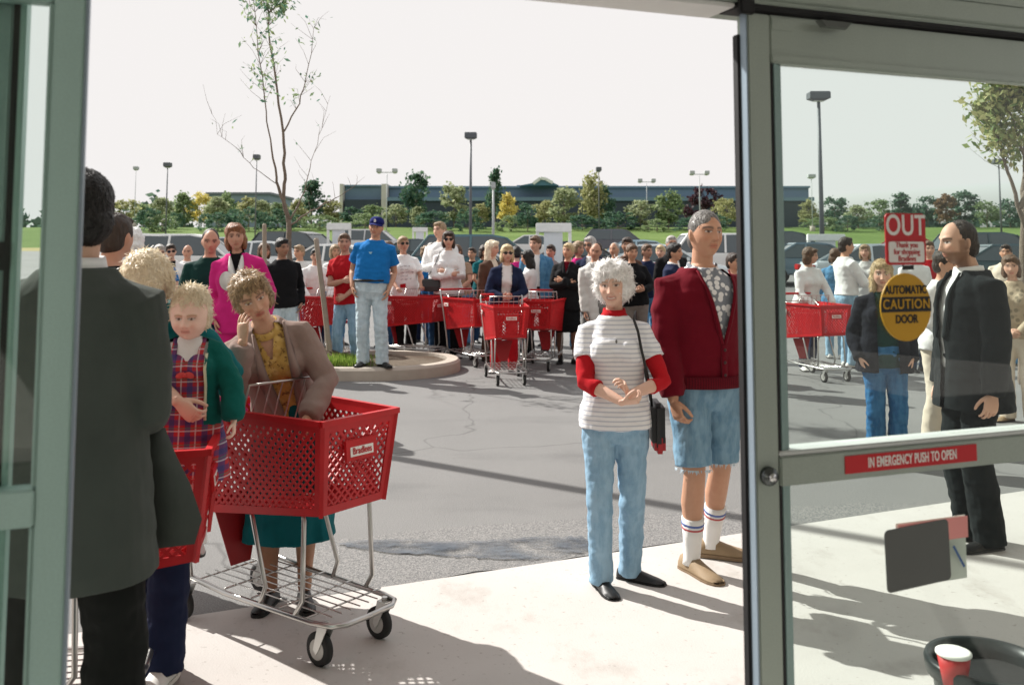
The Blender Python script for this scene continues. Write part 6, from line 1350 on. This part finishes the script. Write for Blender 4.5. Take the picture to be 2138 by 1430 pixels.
crowd('grey haired man just behind the navy suited man', 1404, 13.8, 494, hair=('short', 'grey'), skin='ruddy', layers=JK(C_['black'], C_['white']), bottom=TR(C_['black']), shoes=SHO(SH_B), rot=20)
crowd('dark haired person in dull red top between the cardigan man and the door', 1534, 10.5, 530, hair=('short', 'dark'), skin='tan', layers=SW(C_['maroon']), bottom=TR(C_['black']), shoes=SHO(SH_B), rot=60)
FILL = [ # px, Y, top, sex, hair, upper, lower, rot, words
 (806, 15.2, 505, 'm', ('short', 'brown'), 'navy', 'dark', -20, 'brown haired man in navy sweater between the blue shirt and the lettered T-shirt'),
 (700, 15.6, 512, 'f', ('bob', 'light'), 'white', 'mid', 30, 'woman with light bob in white behind the red shirted man'),
 (902, 15.8, 508, 'm', ('crew', 'grey'), 'blue', 'dark', 10, 'grey haired man in blue far behind the charcoal handbag'),
 (962, 15.5, 512, 'm', ('fringe', 'brown'), 'tan', 'mid', -30, 'man with brown fringe in tan top right of the white sweatshirt'),
 (1006, 15.9, 512, 'f', ('bob', 'dark'), 'teal', 'dark', 40, 'woman with dark bob in teal left of the long grey blond hair'),
 (1148, 15.4, 512, 'm', ('short', 'dark'), 'grey', 'dark', -10, 'dark haired man in grey between the denim jacket and the woman in black'),
 (1208, 15.0, 506, 'f', ('wavy', 'light'), 'pink', 'mid', 20, 'woman with light waves in pink just right of the woman in black'),
 (1288, 15.2, 508, 'm', ('receding', 'grey'), 'white', 'dark', -35, 'balding grey man in white just right of the off white coat'),
 (1352, 14.6, 511, 'm', ('short', 'brown'), 'navy', 'mid', 25, 'brown haired man in navy right of the woman holding a paper'),
 (1380, 15.4, 513, 'f', ('fringe', 'blond'), 'maroon', 'dark', -20, 'blond woman in maroon left of the navy suited man'),
 (545, 13.2, 508, 'f', ('bob', 'brown'), 'grey', 'dark', 15, 'brown haired woman in grey beside the left timber stake'),
 (625, 14.8, 513, 'm', ('short', 'light'), 'offw', 'mid', -15, 'light haired man in off white right of the young tree trunk'),
 (330, 12.6, 512, 'm', ('short', 'grey'), 'blue', 'dark', 20, 'grey haired man in blue left of the couple in white tops'),
 (1812, 14.5, 512, 'f', ('bob', 'light'), 'palegrey', 'mid', -25, 'light haired woman in pale grey left of the OUT sign behind the glass'),
 (1912, 12.2, 508, 'm', ('fringe', 'brown'), 'white', 'dark', 15, 'brown haired man in white just left of the bearded man'),
 (2098, 12.8, 512, 'm', ('short', 'dark'), 'cream', 'mid', -30, 'dark haired man in cream right of the bearded man behind the glass'),
]
for px, Y, top, sx_, hr, up, lo, ro, lb in FILL:
    crowd(lb, px, Y, top, sex=sx_, hair=hr, rot=ro, skin=['fair', 'tan', 'ruddy'][px % 3], layers=SW(C_[up]) if px % 2 else T_(C_[up]), bottom=TR(J[lo]), shoes=SHO(SH_B if px % 3 else SH_W), arms=(['hang', 'fold', 'waist', 'pocket'][px % 4], ['hang', 'fold2', 'waist', 'pocket'][px % 4]), head=(px % 9-2, 0, px % 31-15), fat=1+px % 5*.06)
# behind the door glass
crowd('brown haired woman in white sweater leaning on a cart behind the glass', 1684, 12.35, 530, sex='f', H=1.60, hair=('bob', 'brown'), layers=SW(C_['white'], fl=.08), bottom=TR(C_['navy']), shoes=SHO(SH_W), arms=('handle', 'handle'), lean=14, rot=18, fat=1.15, head=(4, 0, 40))
crowd('dark haired man in white shirt and light jeans with back half turned, behind the glass', 1768, 12.6, 497, hair=('short', 'dark'), skin='tan', layers=[dict(k='shirt', n='white_shirt', m=C_['white'], sl=1, hem=.97, off=.024)], bottom=TR(J['light']), shoes=SHO(SH_W), rot=110, arms=('hold', 'hold'))
crowd('person in faded denim jacket just left of the white shirted man behind the glass', 1742, 13.6, 520, sex='f', hair=('bob', 'brown'), layers=SW(J['mid']), bottom=TR(J['light']), shoes=SHO(SH_W), rot=150)
crowd('woman in white top and cream trousers between the yellow disc and bearded man', 1962, 7.4, 512, sex='f', hair=('fringe', 'dark'), skin='tan', layers=SW(C_['white'], fl=.15), bottom=TR(C_['cream'], loose=.03), shoes=SHO(SH_W), rot=20, arms=('waist', 'waist'), H=1.55)
crowd('person in red top far behind the bearded man', 1942, 13.0, 505, hair=('short', 'brown'), layers=T_(C_['red']), bottom=TR(J['dark']), shoes=SHO(SH_W))
crowd('person in tan plaid shirt at the right edge of the glass', 2122, 8.6, 545, sex='f', hair=('bob', 'brown'), skin='fair', layers=SW(blotch('tan_check', (.42, .34, .24), (.24, .20, .14), 22, .3, .5)), bottom=TR(C_['cream'], loose=.02), shoes=SHO(SH_T), arms=('waist', 'waist'), rot=-40, H=1.50)
